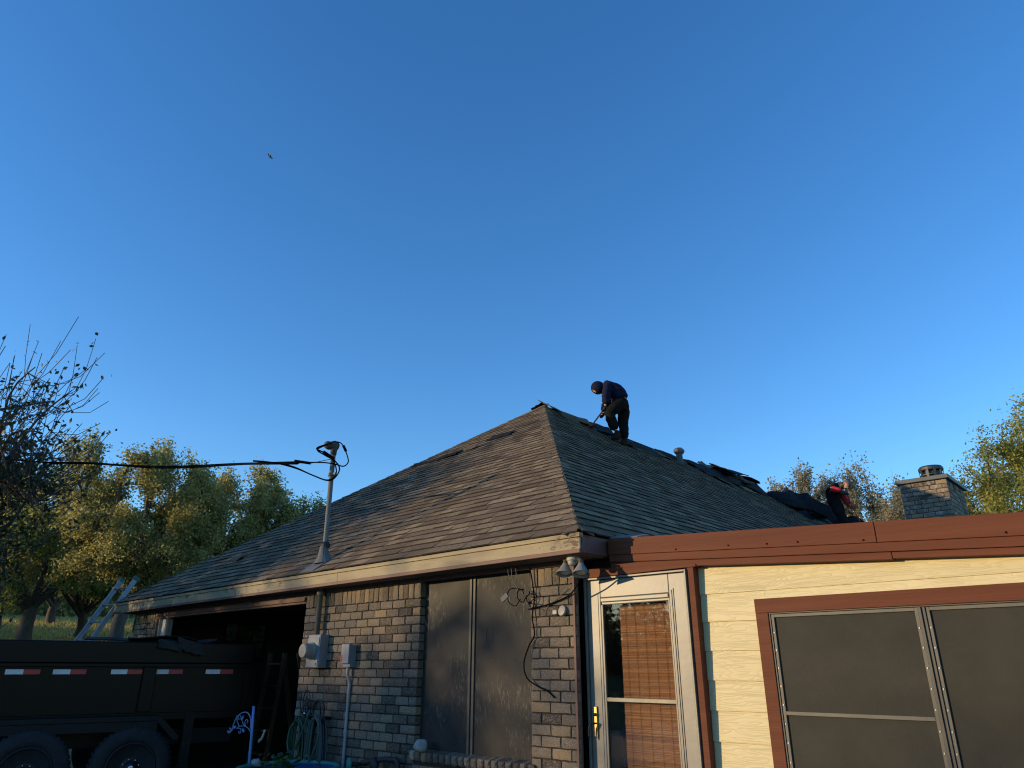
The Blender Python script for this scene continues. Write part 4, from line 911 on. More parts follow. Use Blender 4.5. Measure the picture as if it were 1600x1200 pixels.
# ------------------------------------------------------------------ dump trailer
tn = Vector((math.sin(R(-75.6)), math.cos(R(-75.6)), 0)); tt = Vector((-tn.y, tn.x, 0))*-1; T0 = tn*9.8
def tp(s, o, z): return T0+tt*s+tn*o+Vector((0, 0, z))       # s along the side, o away from the viewer
tr = thing('dump_trailer', tuple(tp(.6, 1, 0)), 'black dump trailer with red and white reflective tape backed up to garage', 'trailer')
def tb(s0, s1, o0, o1, z0, z1, mb=None):
    mb = mb or MB()
    return mb.hexa([tp(s0, o0, z0), tp(s1, o0, z0), tp(s1, o1, z0), tp(s0, o1, z0), tp(s0, o0, z1), tp(s1, o0, z1), tp(s1, o1, z1), tp(s0, o1, z1)])
SL, SR = -3.4, 2.5
build('side_panel', tb(SL, SR, .03, .05, .97, 1.49), M_TRAIL, tr, bevel=.004)
build('side_panel', tb(SL, SR, 1.95, 1.97, .97, 1.72), M_TRAIL, tr)
mb = tb(SL, SR, 0, .06, 1.50, 1.735); build('top_rail', mb, M_TRAIL, tr, bevel=.012)
mb = tb(SL, SR, -.012, .03, 1.462, 1.498); build('ledge', mb, M_TRAIL, tr, bevel=.005)
mb = tb(SL, SR, .0, 2.0, .90, .97); build('bed_floor', mb, M_TRAIL, tr)
mb = tb(SL, SL+.03, .05, 1.95, .97, 1.72); build('front_panel', mb, M_TRAIL, tr)
mb = tb(SR-.03, SR, .05, 1.95, .97, 1.72); build('tailgate', mb, M_TRAIL, tr)
for s_ in (-2.1, -.6, 1.27, 2.42):
    build('stake_post', tb(s_, s_+.14, -.03, .03, .985, 1.46), M_TRAIL, tr, bevel=.006)
for s_ in (-1.35, -.72, -.067, .372, .941, 1.38, 1.96):
    c0 = .01 if s_ != 1.38 else .01
    lab = tb(s_, s_+.165, .020, .0295, 1.385, 1.435); build('white_tape', lab, M_WHITE_R, tr)
    lab = tb(s_+.1655, s_+.32, .020, .0295, 1.385, 1.435); build('red_tape', lab, M_RED_R, tr)
# fender over both axles
mb = MB(); pr = [(-.66, .74), (-.42, .955), (1.50, .955), (1.72, .74), (1.72, .70), (1.66, .70), (1.46, .90), (-.38, .90), (-.60, .70), (-.66, .70)]
n = len(pr); vs_ = [tp(a, o, b) for o in (-.25, .03) for a, b in pr]
mb.add(vs_, [tuple(range(n)), tuple(range(2*n-1, n-1, -1))]+[(i, n+i, n+(i+1) % n, (i+1) % n) for i in range(n)])
tb(-.40, 1.48, -.252, -.235, .80, .90, mb)
build('fender', mb, M_TRAIL2, tr, bevel=.006)
build('frame_rail', tb(SL-.8, SR-.1, .25, .33, .62, .78), M_TRAIL2, tr)
for i, s_ in enumerate((1.27, .30)):
    c = tp(s_, -.20, .448); ax = -tn
    ty = build('wheel', MB().lathe([(.26, -.10), (.37, -.105), (.398, -.07), (.405, -.02), (.405, .02), (.398, .07), (.37, .105), (.30, .11), (.255, .10), (.25, .06)], c, ax, 40), M_TYRE, tr, smooth=True)
    mb = MB()
    for k in range(44):
        a = 2*PI*k/44; u = ax.orthogonal().normalized(); v = ax.cross(u); d = u*math.cos(a)+v*math.sin(a); e = ax.cross(d)
        for of, sg in ((-.052, .5), (.0, -.5), (.052, .5)): mb.obox(c+d*.405+ax*of, d*.007, e*.016+ax*.006*sg, ax*.018)
    build('tread', mb, M_TYRE, ty, kind='stuff')
    build('rim', MB().lathe([(.255, .0), (.255, .095), (.235, .10), (.225, .06), (.15, .035), (.10, .06), (.06, .065), (.055, .11), (.045, .125), (.01, .125)], c, ax, 32), M_RIM, ty, smooth=True)
    u = ax.orthogonal().normalized(); v = ax.cross(u)
    for k in range(8):
        a = 2*PI*k/8+.3; build('lug_nut', MB().lathe([(.011, .045), (.011, .072), (.005, .078)], c+(u*math.cos(a)+v*math.sin(a))*.085, ax, 6), M_CHROME, ty)
    build('hub_cap', MB().lathe([(.03, .125), (.028, .14), (.02, .142)], c, ax, 16), M_CHROME, ty)
build('axle', MB().tube([tp(1.27, -.1, .448), tp(1.27, 2.1, .448)], .04, 8).tube([tp(.30, -.1, .448), tp(.30, 2.1, .448)], .04, 8), M_TRAIL2, tr)
for i, s_ in enumerate((1.27, .30)):
    c = tp(s_, 2.2, .448); build('wheel', MB().lathe([(.1, -.10), (.37, -.105), (.405, -.03), (.405, .03), (.37, .105), (.1, .10)], c, tn, 28), M_TYRE, tr, smooth=True)
build('jack_leg', tb(1.80, 1.90, -.02, .08, .03, .95).hexa([tp(1.76, -.06, .02), tp(1.94, -.06, .02), tp(1.94, .12, .02), tp(1.76, .12, .02), tp(1.8, -.02, .06), tp(1.9, -.02, .06), tp(1.9, .08, .06), tp(1.8, .08, .06)]), M_TRAIL2, tr)
# loose felt and shingles heaped over the edge
fp = thing('torn_felt', tuple(tp(1.3, .4, 1.73)), 'heap of torn black felt lying on the trailer rim near garage', 'roof debris')
for k, (s_, o_, z_, lx, ly, cu) in enumerate(((1.05, .35, 1.76, .42, .25, .05), (1.45, .3, 1.79, .38, .25, -.05), (1.75, .25, 1.76, .3, .2, .04))):
    flap('sheet', tp(s_, o_, z_), tt*lx, tn*ly, cu, fp, M_FELT, 40+k, .015)
ss = thing('loose_shingle', tuple(tp(1.65, -.05, 1.66)), 'grey strip of torn shingles hanging over the trailer rim', 'roof debris')
flap('strip', tp(1.50, -.035, 1.705), tt*.13+Vector((0, 0, -.02)), tn*.06+Vector((0, 0, .045)), .015, ss, M_EDGE, 51, .012)
flap('strip', tp(1.74, -.05, 1.69), tt*.14+Vector((0, 0, -.035)), tn*.06+Vector((0, 0, .06)), .02, ss, M_EDGE, 52, .012)

# ------------------------------------------------------------------ vent and debris on the roof
vt = thing('roof_vent', (-7.75, 13.62, Z(4.25)), 'small square capped metal vent standing near the ridge', 'roof vent')
flat('vent_metal', (.075, .08, .08), .7)
vx, vy, vz = -7.62, 13.75, Z(4.15)
build('stack', MB().lathe([(.085, 0), (.075, .1), (.07, .30)], (vx, vy, vz), n=12), MATS['vent_metal'], vt)
build('cap', MB().lathe([(.09, .28), (.125, .33), (.125, .37), (.08, .41), (.02, .42)], (vx, vy, vz), n=6), MATS['vent_metal'], vt)
def crumple(name, c, ax, ay, up, height, mt, parent, seed, nu=18, nv=12, fall=1.0):
    """a heap of folded sheet: ridged creases over a low mound, closed underneath"""
    r = random.Random(seed); c, ax, ay, up = Vector(c), Vector(ax), Vector(ay), Vector(up).normalized()
    cr = [(r.uniform(0, PI), r.uniform(2.2, 6.5), r.uniform(0, 6), r.uniform(.25, 1)) for _ in range(7)]; vs_ = []; fs_ = []
    for j in range(nv+1):
        for i in range(nu+1):
            u = i/nu*2-1; v = j/nv*2-1; e = 1+.14*math.sin(5*u+seed)*abs(v)+.12*math.sin(7*v+seed)*abs(u)
            k_ = sum(w_*(1-abs(math.sin((u*math.cos(a)+v*math.sin(a))*f+p))) for a, f, p, w_ in cr)/3.0
            m_ = max(0, 1-(abs(u)**2.2*.8+abs(v)**2.2*.9)); h_ = height*(m_**.7*(.35+.65*k_)+.05*k_)
            vs_.append(c+ax*u*e+ay*v*e+up*h_)
    n1 = len(vs_); vs_ += [v-up*.03 for v in vs_[:n1]]
    for j in range(nv):
        for i in range(nu):
            a = j*(nu+1)+i; fs_.append((a, a+1, a+nu+2, a+nu+1)); fs_.append((n1+a, n1+a+nu+1, n1+a+nu+2, n1+a+1))
    rim = [i for i in range(nu+1)]+[j*(nu+1)+nu for j in range(1, nv+1)]+[nv*(nu+1)+i for i in range(nu-1, -1, -1)]+[j*(nu+1) for j in range(nv-1, 0, -1)]
    for q_ in range(len(rim)):
        a, b = rim[q_], rim[(q_+1) % len(rim)]; fs_.append((b, a, n1+a, n1+b))
    return build(name, MB().add(vs_, fs_), mt, parent)
d1 = thing('torn_felt', (-7.8, 16.6, Z(4.5)), 'rolled back layer of torn shingles along the ridge right of the vent', 'roof debris', 'heaps of torn roofing on the roof')
crumple('sheet', (P.x+.20, 16.9, P.z-.12), (0, 1.35, 0), (.36, 0, -.26), (.2, 0, 1), .20, M_FELT, d1, 5)
crumple('sheet', (P.x+.25, 15.4, P.z-.17), (0, .7, 0), (.30, 0, -.225), (.3, 0, 1), .10, M_FELT, d1, 6)
flap('sheet', (P.x+.10, 17.5, P.z+.09), (.10, .42, -.05), (.26, -.05, -.05), .05, d1, M_FELT, 61, .02)
flap('sheet', (P.x+.30, 16.3, P.z+.0), (.05, .5, .0), (.22, 0, -.13), -.05, d1, M_FELT, 62, .02)
d2 = thing('torn_felt', (-7.2, 19.5, Z(3.9)), 'crumpled hump of black felt at the far end of the ridge', 'roof debris', 'heaps of torn roofing on the roof')
crumple('sheet', (-7.15, 19.35, Z(3.86)), (.78, .52, -.36), (-.42, .60, .1), (.1, -.1, 1), .72, M_FELT, d2, 11, 24, 16)
crumple('sheet', (-6.75, 19.0, Z(3.50)), (.6, .25, -.36), (-.3, .45, .15), (.2, -.2, 1), .30, M_FELT, d2, 12)
d3 = thing('torn_felt', (-5.8, 19.6, Z(3.0)), 'dark pile of stripped roofing to the right of the red sleeved worker', 'roof debris', 'heaps of torn roofing on the roof')
crumple('sheet', (-5.78, 19.3, Z(3.02)), (.78, .2, -.40), (-.2, .55, .1), (.1, -.1, 1), .58, M_FELT, d3, 17, 24, 16)
crumple('sheet', (-6.2, 18.9, Z(3.20)), (.5, .2, -.30), (-.2, .4, .1), (.2, -.1, 1), .22, M_SHINGLE, d3, 18)

rq = random.Random(8)
for d_, c_, ex_, k0 in ((d1, (P.x+.35, 16.4, P.z-.24), (.3, 1.6), 140), (d2, (-7.0, 19.1, Z(3.72)), (.7, .5), 150), (d3, (-5.9, 18.9, Z(3.0)), (.6, .4), 160)):
    for k in range(7):
        u_ = rq.uniform(-1, 1)*ex_[0]; v_ = rq.uniform(-1, 1)*ex_[1]; an = rq.uniform(0, PI); ca, sa_ = math.cos(an), math.sin(an)
        flap('scrap', (c_[0]+u_, c_[1]+v_, c_[2]-.6*u_+.10+rq.uniform(0, .08)), Vector((ca*.16, sa_*.16, -.1*ca)), Vector((-sa_*.10, ca*.10, rq.uniform(-.02, .08))), rq.uniform(-.04, .05), d_, rq.choice((M_SHINGLE, M_SHINGLE, M_FELT)), k0+k, .01)
# ------------------------------------------------------------------ people
def bake_skin(name, pts, edges, mt, parent, sub=2, root=0, extra=None, fold=0.0):
    me = bpy.data.meshes.new(name); off = wloc(parent); me.from_pydata([tuple(Vector(p[0])-off) for p in pts], edges, [])
    o = bpy.data.objects.new(name, me); COL.objects.link(o)
    o.modifiers.new('skin', 'SKIN'); sm = o.modifiers.new('sub', 'SUBSURF'); sm.levels = sub; sm.render_levels = sub
    lay = me.skin_vertices[0].data
    for i, p in enumerate(pts):
        r_ = p[1]; lay[i].radius = (r_, r_) if not isinstance(r_, tuple) else r_; lay[i].use_root = (i == root)
    dg = bpy.context.evaluated_depsgraph_get(); dg.update(); ev = o.evaluated_get(dg); m2 = bpy.data.meshes.new_from_object(ev)
    bpy.data.objects.remove(o); bpy.data.meshes.remove(me)
    if extra is not None:                       # join a head into the same body mesh
        bm = bmesh.new(); bm.from_mesh(m2); base = len(bm.verts)
        nv = [bm.verts.new(Vector(v)-off) for v in extra.v]
        for f in extra.f:
            try: bm.faces.new([nv[i] for i in f])
            except ValueError: pass
        bm.to_mesh(m2); bm.free()
    if fold:                                    # creases across the cloth
        rr = random.Random(len(pts)*7+int(fold*1e4)); ds_ = [(Vector((rr.gauss(0, .6), rr.gauss(0, .6), rr.gauss(0, 1))).normalized()*rr.uniform(26, 60), rr.uniform(0, 6)) for _ in range(5)]
        nn = [v.normal.copy() for v in m2.vertices]
        for v, n_ in zip(m2.vertices, nn): v.co += n_*fold*sum(1-abs(math.sin(v.co.dot(d)*.5+p+.9*math.sin(v.co.z*9+p))) for d, p in ds_)/2.5
    m2.materials.clear(); m2.materials.append(mt); m2.polygons.foreach_set('use_smooth', [True]*len(m2.polygons)); m2.name = name
    for p in m2.polygons: p.material_index = 0
    o = bpy.data.objects.new(name, m2); COL.objects.link(o); o.parent = parent; return o
def chain(*idx): return [(idx[i], idx[i+1]) for i in range(len(idx)-1)]
def head_mb(c, fwd, up, r=.098):
    """skull with brow, nose, chin, ears and eyes; fwd = where the face looks"""
    fwd = Vector(fwd).normalized(); up = Vector(up); up = (up-fwd*up.dot(fwd)).normalized(); sd_ = fwd.cross(up); c = Vector(c)
    mb = MB(); bm = bmesh.new(); bmesh.ops.create_icosphere(bm, subdivisions=3, radius=1); vs_ = []
    for v in bm.verts:
        f, s_, u = v.co.x, v.co.y, v.co.z
        x = f*r*(1.02 if f < 0 else .95); y = s_*r*.78; z_ = u*r*1.18
        if u < -.2 and f > 0: x += .012*(-u); y *= 1-.25*(-u)          # jaw
        if f > .75 and abs(s_) < .28: x += .024*max(0, 1-abs(u+.15)/.35)*(1-abs(s_)/.28)   # nose
        if f > .6 and .12 < abs(s_) < .5 and -.02 < u < .25: x -= .008                      # eye sockets
        vs_.append(c+fwd*x+sd_*y+up*z_)
    fs_ = [tuple(v.index for v in f.verts) for f in bm.faces]; bm.free(); mb.add(vs_, fs_)
    for s_ in (-1, 1):
        mb.blob(c+sd_*s_*r*.80-fwd*.005-up*.01, (.014, .014, .028), 1, .1, 3)
        mb.blob(c+sd_*s_*r*.32+fwd*r*.86+up*r*.12, (.012, .012, .009), 1, 0, 1)
    mb.tube([c+fwd*r*.88-up*r*.55-sd_*.025, c+fwd*r*.93-up*r*.53, c+fwd*r*.88-up*r*.55+sd_*.025], .008, 6)
    return mb
def hand(parent, wrist, d, s_, n_, mt, name='glove', curl=1.0):
    wrist, d, s_, n_ = Vector(wrist), Vector(d).normalized(), Vector(s_), Vector(n_)
    s_ = (s_-d*s_.dot(d)).normalized(); n2 = d.cross(s_); n_ = n2 if n2.dot(n_) > 0 else -n2
    P_ = [(wrist, .026), (wrist+d*.045, .030), (wrist+d*.082, .026)]; E_ = chain(0, 1, 2)
    for k, ln in enumerate((.9, 1.0, .95, .75)):
        kn = wrist+d*.092+s_*(k-1.5)*.021; md = kn+(d*.55+n_*.8*curl)*.036*ln; tip = md+(n_*.75-d*.55*curl)*.032*ln
        i = len(P_); P_ += [(kn, .0115), (md, .0100), (tip, .0085)]; E_ += [(2, i), (i, i+1), (i+1, i+2)]
    tb_ = wrist+d*.035-s_*.036; tm = tb_+(d*.6-s_*.25+n_*.6)*.036; tt_ = tm+(d*.35+s_*.5+n_*.7)*.030
    i = len(P_); P_ += [(tb_, .014), (tm, .012), (tt_, .0095)]; E_ += [(1, i), (i, i+1), (i+1, i+2)]
    return bake_skin(name, P_, E_, mt, parent, 1, 0)

# worker with the shingle shovel
az = R(-33.6); uu = Vector((math.cos(az), -math.sin(az), 0)); ww = Vector((-math.sin(az), -math.cos(az), 0)); B0 = Vector((-7.131, 10.829, Z(3.862)))
def W1(x, y, c=0.0): return B0+uu*((x-670)*.001392)+Vector((0, 0, (1108-y)*.001392))+ww*c
p1 = thing('person', tuple(B0), 'person in a dark navy hoodie bending over a shovel on the roof ridge', 'person', 'roofers at work')
sh_n, sh_f = .17, -.17                            # near and far shoulder offsets
J = dict(pel=W1(668, 500), low=W1(672, 440), mid=W1(635, 350), chest=W1(560, 285), neck=W1(452, 262), nb=W1(400, 255),
         shn=W1(505, 275, .16), eln=W1(472, 430, .20), wrn=W1(452, 575, .17), shf=W1(520, 285, -.15), elf=W1(462, 450, -.10), wrf=W1(420, 650, .02),
         hpn=W1(640, 530, .09), knn=W1(492, 690, .17), ann=W1(575, 930, .12), hpf=W1(690, 530, -.09), knf=W1(668, 770, -.06), anf=W1(688, 1010, -.02))
hc = W1(338, 250, .0)
body = [(J['pel'], .115), (J['low'], .11), (J['mid'], .12), (J['chest'], .12), (J['neck'], .06), (J['nb'], .055), (J['shn'], .055), (J['eln'], .042), (J['wrn'], .028), (J['shf'], .055), (J['elf'], .042), (J['wrf'], .028),
        (J['hpn'], .085), (J['knn'], .055), (J['ann'], .038), (J['hpf'], .085), (J['knf'], .055), (J['anf'], .038), (hc, .05)]
bed = chain(0, 1, 2, 3, 4, 5, 18)+chain(3, 6, 7, 8)+chain(3, 9, 10, 11)+chain(0, 12, 13, 14)+chain(0, 15, 16, 17)
fw1 = (uu*-.62+Vector((0, 0, -.78))+ww*.12)
bake_skin('body', body, bed, M_SKIN, p1, 2, 0, head_mb(hc, fw1, uu*-.8+Vector((0, 0, .6)), .092))
hood_e = [(W1(678, 478), .172), (J['mid'], (.166)), (J['chest'], .165), (W1(462, 262), .118), (J['shn'], .092), (J['eln'], .075), (W1(455, 540, .18), .055), (J['shf'], .092), (J['elf'], .068), (W1(430, 590, -.02), .052)]
hd_ = bake_skin('hoodie', hood_e, chain(0, 1, 2, 3)+chain(2, 4, 5, 6)+chain(2, 7, 8, 9), M_NAVY, p1, 3, 0, None, .022)
# hood: a shell open towards the face
bm = bmesh.new(); bmesh.ops.create_icosphere(bm, subdivisions=3, radius=1); fwn = fw1.normalized(); upn = (uu*-.8+Vector((0, 0, .6))); upn = (upn-fwn*upn.dot(fwn)).normalized(); sdn = fwn.cross(upn)
mb = MB(); keep = {}; vs_ = []; fs_ = []
for sc_ in (1.0, .9):
    for v in bm.verts: vs_.append(hc+uu*.03+(fwn*v.co.x*.135+sdn*v.co.y*.118+upn*v.co.z*.140)*sc_)
nv_ = len(bm.verts); okf = [f for f in bm.faces if not (f.calc_center_median().x > .80 or (f.calc_center_median().x > .45 and f.calc_center_median().z < .1 and abs(f.calc_center_median().y) < .55))]
for f in okf:
    i = [v.index for v in f.verts]; fs_.append(tuple(i)); fs_.append(tuple(nv_+k for k in reversed(i)))
bm.free(); mb.add(vs_, fs_); build('hood', mb, M_NAVY, hd_, smooth=True)
tr_e = [(J['pel'], .165), (W1(672, 445), .155), (J['hpn'], .132), (W1(560, 615, .15), .118), (J['knn'], .096), (W1(530, 800, .15), .084), (W1(568, 905, .12), .070), (J['hpf'], .130), (W1(690, 650, -.08), .112), (J['knf'], .088), (W1(684, 880, -.04), .076), (W1(688, 1000, -.02), .068)]
bake_skin('trousers', tr_e, chain(1, 0)+chain(0, 2, 3, 4, 5, 6)+chain(0, 7, 8, 9, 10, 11), M_DGREY, p1, 3, 0, None, .020)
build('knee_pad', MB().blob(W1(632, 790, -.05), (.03, .03, .055), 2, .1, 2), M_GLOVE, p1, smooth=True)
for (an, he, to) in ((W1(578, 905, .12), W1(628, 1035, .12), W1(500, 1032, .16)), (W1(688, 985, -.02), W1(692, 1085, -.03), W1(650, 1098, .12))):
    bake_skin('boot', [(an, .058), (an*.45+he*.55+Vector((0, 0, .02)), .060), (he+Vector((0, 0, .005)), .045), ((he+to)/2+Vector((0, 0, .012)), .052), (to+Vector((0, 0, .0)), .036)], [(0, 1), (1, 2), (1, 3), (3, 4)], M_BOOT, p1, 2, 0)
hand(p1, J['wrn'], W1(420, 660, .19)-J['wrn'], ww, uu*-1, M_GLOVE)
hand(p1, J['wrf'], W1(395, 705, .10)-J['wrf'], ww*-1, uu*-1, M_GLOVE)
build('glove_cuff', MB().tube([W1(424, 648, .03), W1(394, 660, .05)], .036, 10), M_GLOVEW, p1, smooth=True)
shv = thing('shingle_shovel', tuple(W1(240, 900, .3)), 'red headed shingle stripping shovel held by the hooded worker', 'shovel')
h0 = W1(462, 560, .12); h1 = W1(262, 868, .30)
build('shaft', MB().tube([h0, h1], .014, 10), M_REDP, shv, smooth=True)
build('grip', MB().tube([h0+ww*.06, h0-ww*.06], .015, 8).tube([h0+ww*.05, W1(452, 575, .12)], .01, 6), M_GLOVE, shv)
ba = (W1(205, 905, .36)-W1(275, 862, .28)); 
flap('blade', W1(237, 893, .31), ww*.11+uu*.02, (uu*-.058+Vector((0, 0, -.018))), .01, shv, M_REDP, 0, .008)

# second worker, bent over further back on the slope
az = R(-17.9); u2 = Vector((math.cos(az), -math.sin(az), 0)); w2 = Vector((-math.sin(az), -math.cos(az), 0)); B1 = Vector((-6.0, 18.56, Z(3.02)))
K2 = .00160
def W2(x, y, c=0.0): return Vector((-6.0, 18.56, Z(3.41)))+u2*((x-580)*K2)+Vector((0, 0, (1000-y)*K2))+w2*c
p2 = thing('person', tuple(B1), 'person in a black vest with red sleeves stooping on the far roof slope', 'person', 'roofers at work')
G = dict(pel=W2(555, 740), low=W2(535, 660), mid=W2(530, 560), ch=W2(575, 475), nk=W2(670, 445), shn=W2(545, 500, .16), eln=W2(620, 550, .24), wrn=W2(690, 540, .20), shf=W2(640, 520, -.14), elf=W2(715, 690, -.12), wrf=W2(765, 770, -.04),
         hpn=W2(545, 780, .09), knn=W2(630, 1030, .12), ann=W2(560, 1235, .12), hpf=W2(580, 780, -.09), knf=W2(650, 1030, -.10), anf=W2(600, 1235, -.1), hd=W2(745, 440))
ks = list(G); rad = dict(pel=.11, low=.10, mid=.11, ch=.115, nk=.055, shn=.052, eln=.042, wrn=.028, shf=.052, elf=.042, wrf=.028, hpn=.085, knn=.055, ann=.04, hpf=.085, knf=.055, anf=.04, hd=.05)
ix = {k: i for i, k in enumerate(ks)}
ed = [(ix[a], ix[b]) for a, b in (('pel', 'low'), ('low', 'mid'), ('mid', 'ch'), ('ch', 'nk'), ('nk', 'hd'), ('ch', 'shn'), ('shn', 'eln'), ('eln', 'wrn'), ('ch', 'shf'), ('shf', 'elf'), ('elf', 'wrf'), ('pel', 'hpn'), ('hpn', 'knn'), ('knn', 'ann'), ('pel', 'hpf'), ('hpf', 'knf'), ('knf', 'anf'))]
fw2 = u2*.8+Vector((0, 0, -.5))+w2*.45; up2 = u2*.5+Vector((0, 0, .85))
bake_skin('body', [(G[k], rad[k]) for k in ks], ed, M_SKIN, p2, 2, 0, head_mb(G['hd'], fw2, up2, .10))
bake_skin('vest', [(W2(556, 765), .165), (W2(538, 670), .158), (G['mid'], .155), (G['ch'], .150), (W2(640, 455), .095), (W2(550, 498, .13), .09), (W2(640, 515, -.11), .09)], chain(0, 1, 2, 3, 4)+[(3, 5), (3, 6)], M_VEST, p2, 3, 0, None, .02)
for a, b, c in ((W2(528, 496, .16), G['eln'], W2(672, 541, .21)), (W2(650, 540, -.15), G['elf'], W2(755, 750, -.06))):
    bake_skin('sleeve', [(a, .078), (b, .068), (c, .052)], chain(0, 1, 2), M_RED, p2, 3, 0, None, .015)
bake_skin('trousers', [(G['pel'], .148), (W2(540, 680), .14), (G['hpn'], .115), (G['knn'], .082), (W2(565, 1215, .12), .06), (G['hpf'], .115), (G['knf'], .082), (W2(604, 1215, -.1), .06)], [(1, 0)]+chain(0, 2, 3, 4)+chain(0, 5, 6, 7), M_DGREY, p2, 3, 0, None, .02)
for a in (G['ann'], G['anf']):
    bake_skin('boot', [(a, .055), (a+Vector((0, 0, -.05)), .055), (a+u2*.16+Vector((0, 0, -.075)), .04)], chain(0, 1, 2), M_BOOT, p2, 2, 0)
hand(p2, G['wrn'], u2+Vector((0, 0, -.15)), Vector((0, 0, 1)), w2*-1, M_GLOVEW)
hand(p2, G['wrf'], u2*.6+Vector((0, 0, -.8)), w2, u2, M_GLOVE)
cp = build('cap', MB().lathe([(.100, .0), (.102, .025), (.088, .065), (.045, .09), (.005, .095)], G['hd']+up2.normalized()*.035+fw2.normalized()*.0, up2, 20), flat('grey_cap', (.12, .12, .125), .9), p2, smooth=True)
fn = fw2.normalized(); un = (up2-fn*up2.dot(fn)).normalized(); sn_ = fn.cross(un)
build('brim', MB().obox(G['hd']+fn*.145+un*.03, fn*.06, sn_*.075, un*.004), flat('dark_brim', (.03, .03, .035), .8), cp, bevel=.01)
build('hair', MB().blob(G['hd']-fn*.05-un*.03, (.088, .09, .095), 2, .08, 3), M_HAIR, p2, smooth=True)
tl = thing('pry_bar', tuple(W2(835, 900, .1)), 'long dark red pole tool gripped by the red sleeved worker', 'tool')
build('shaft', MB().tube([W2(735, 560, .12), W2(775, 760, .02), W2(850, 1010, -.1)], .015, 8), M_REDP, tl)
build('grip', MB().tube([W2(735, 560, .12)+w2*.07, W2(735, 560, .12)-w2*.07], .018, 8), M_GLOVE, tl)
ng = build('nail_gun', MB().obox(W2(700, 590, .22), u2*.085+Vector((0, 0, -.02)), w2*.035, Vector((0, 0, .05))).obox(W2(735, 560, .22), u2*.03, w2*.03, Vector((0, 0, .07))).tube([W2(640, 570, .23), W2(690, 610, .23)], .02, 8), flat('tool_grey', (.014, .016, .019), .6, spec=.2), bevel=.01)
tag(ng, 'dark hand tool held in front of the red sleeved worker', 'tool')

# ------------------------------------------------------------------ bird
bc = Vector((0, 0, H0))+Vector((math.sin(R(-65.38)), math.cos(R(-65.38)), .758))*48
bd = thing('bird', tuple(bc), 'small dark bird gliding alone high in the blue sky', 'bird')
bu = Rv*.66-Vector((0, 0, .75)); bu.normalize(); bv = Fv.cross(bu).normalized()
build('body', MB().lathe([(.005, -.17), (.03, -.13), (.045, -.03), (.042, .05), (.02, .12), (.028, .145), (.005, .19)], bc, bv*.7+Fv*.7, 10), M_BLACKM, bd, smooth=True)
for s_ in (-1, 1):
    e_ = bc+bu*s_*.24; f_ = bc+bu*s_*.36-bv*.06
    vs_ = []
    for h in (-.006, .006): vs_ += [bc+bv*.06+Fv*h, e_+bv*.06+Fv*h, f_+Fv*h, e_-bv*.05+Fv*h, bc-bv*.08+Fv*h]
    build('wing', MB().add(vs_, [(0, 1, 2, 3, 4), (9, 8, 7, 6, 5)]+[(i, 5+i, 5+(i+1) % 5, (i+1) % 5) for i in range(5)]), M_BLACKM, bd)
build('tail', MB().obox(bc-(bv*.7+Fv*.7)*.2, bu*.03, (bv*.7+Fv*.7)*.06, Fv*.004), M_BLACKM, bd)

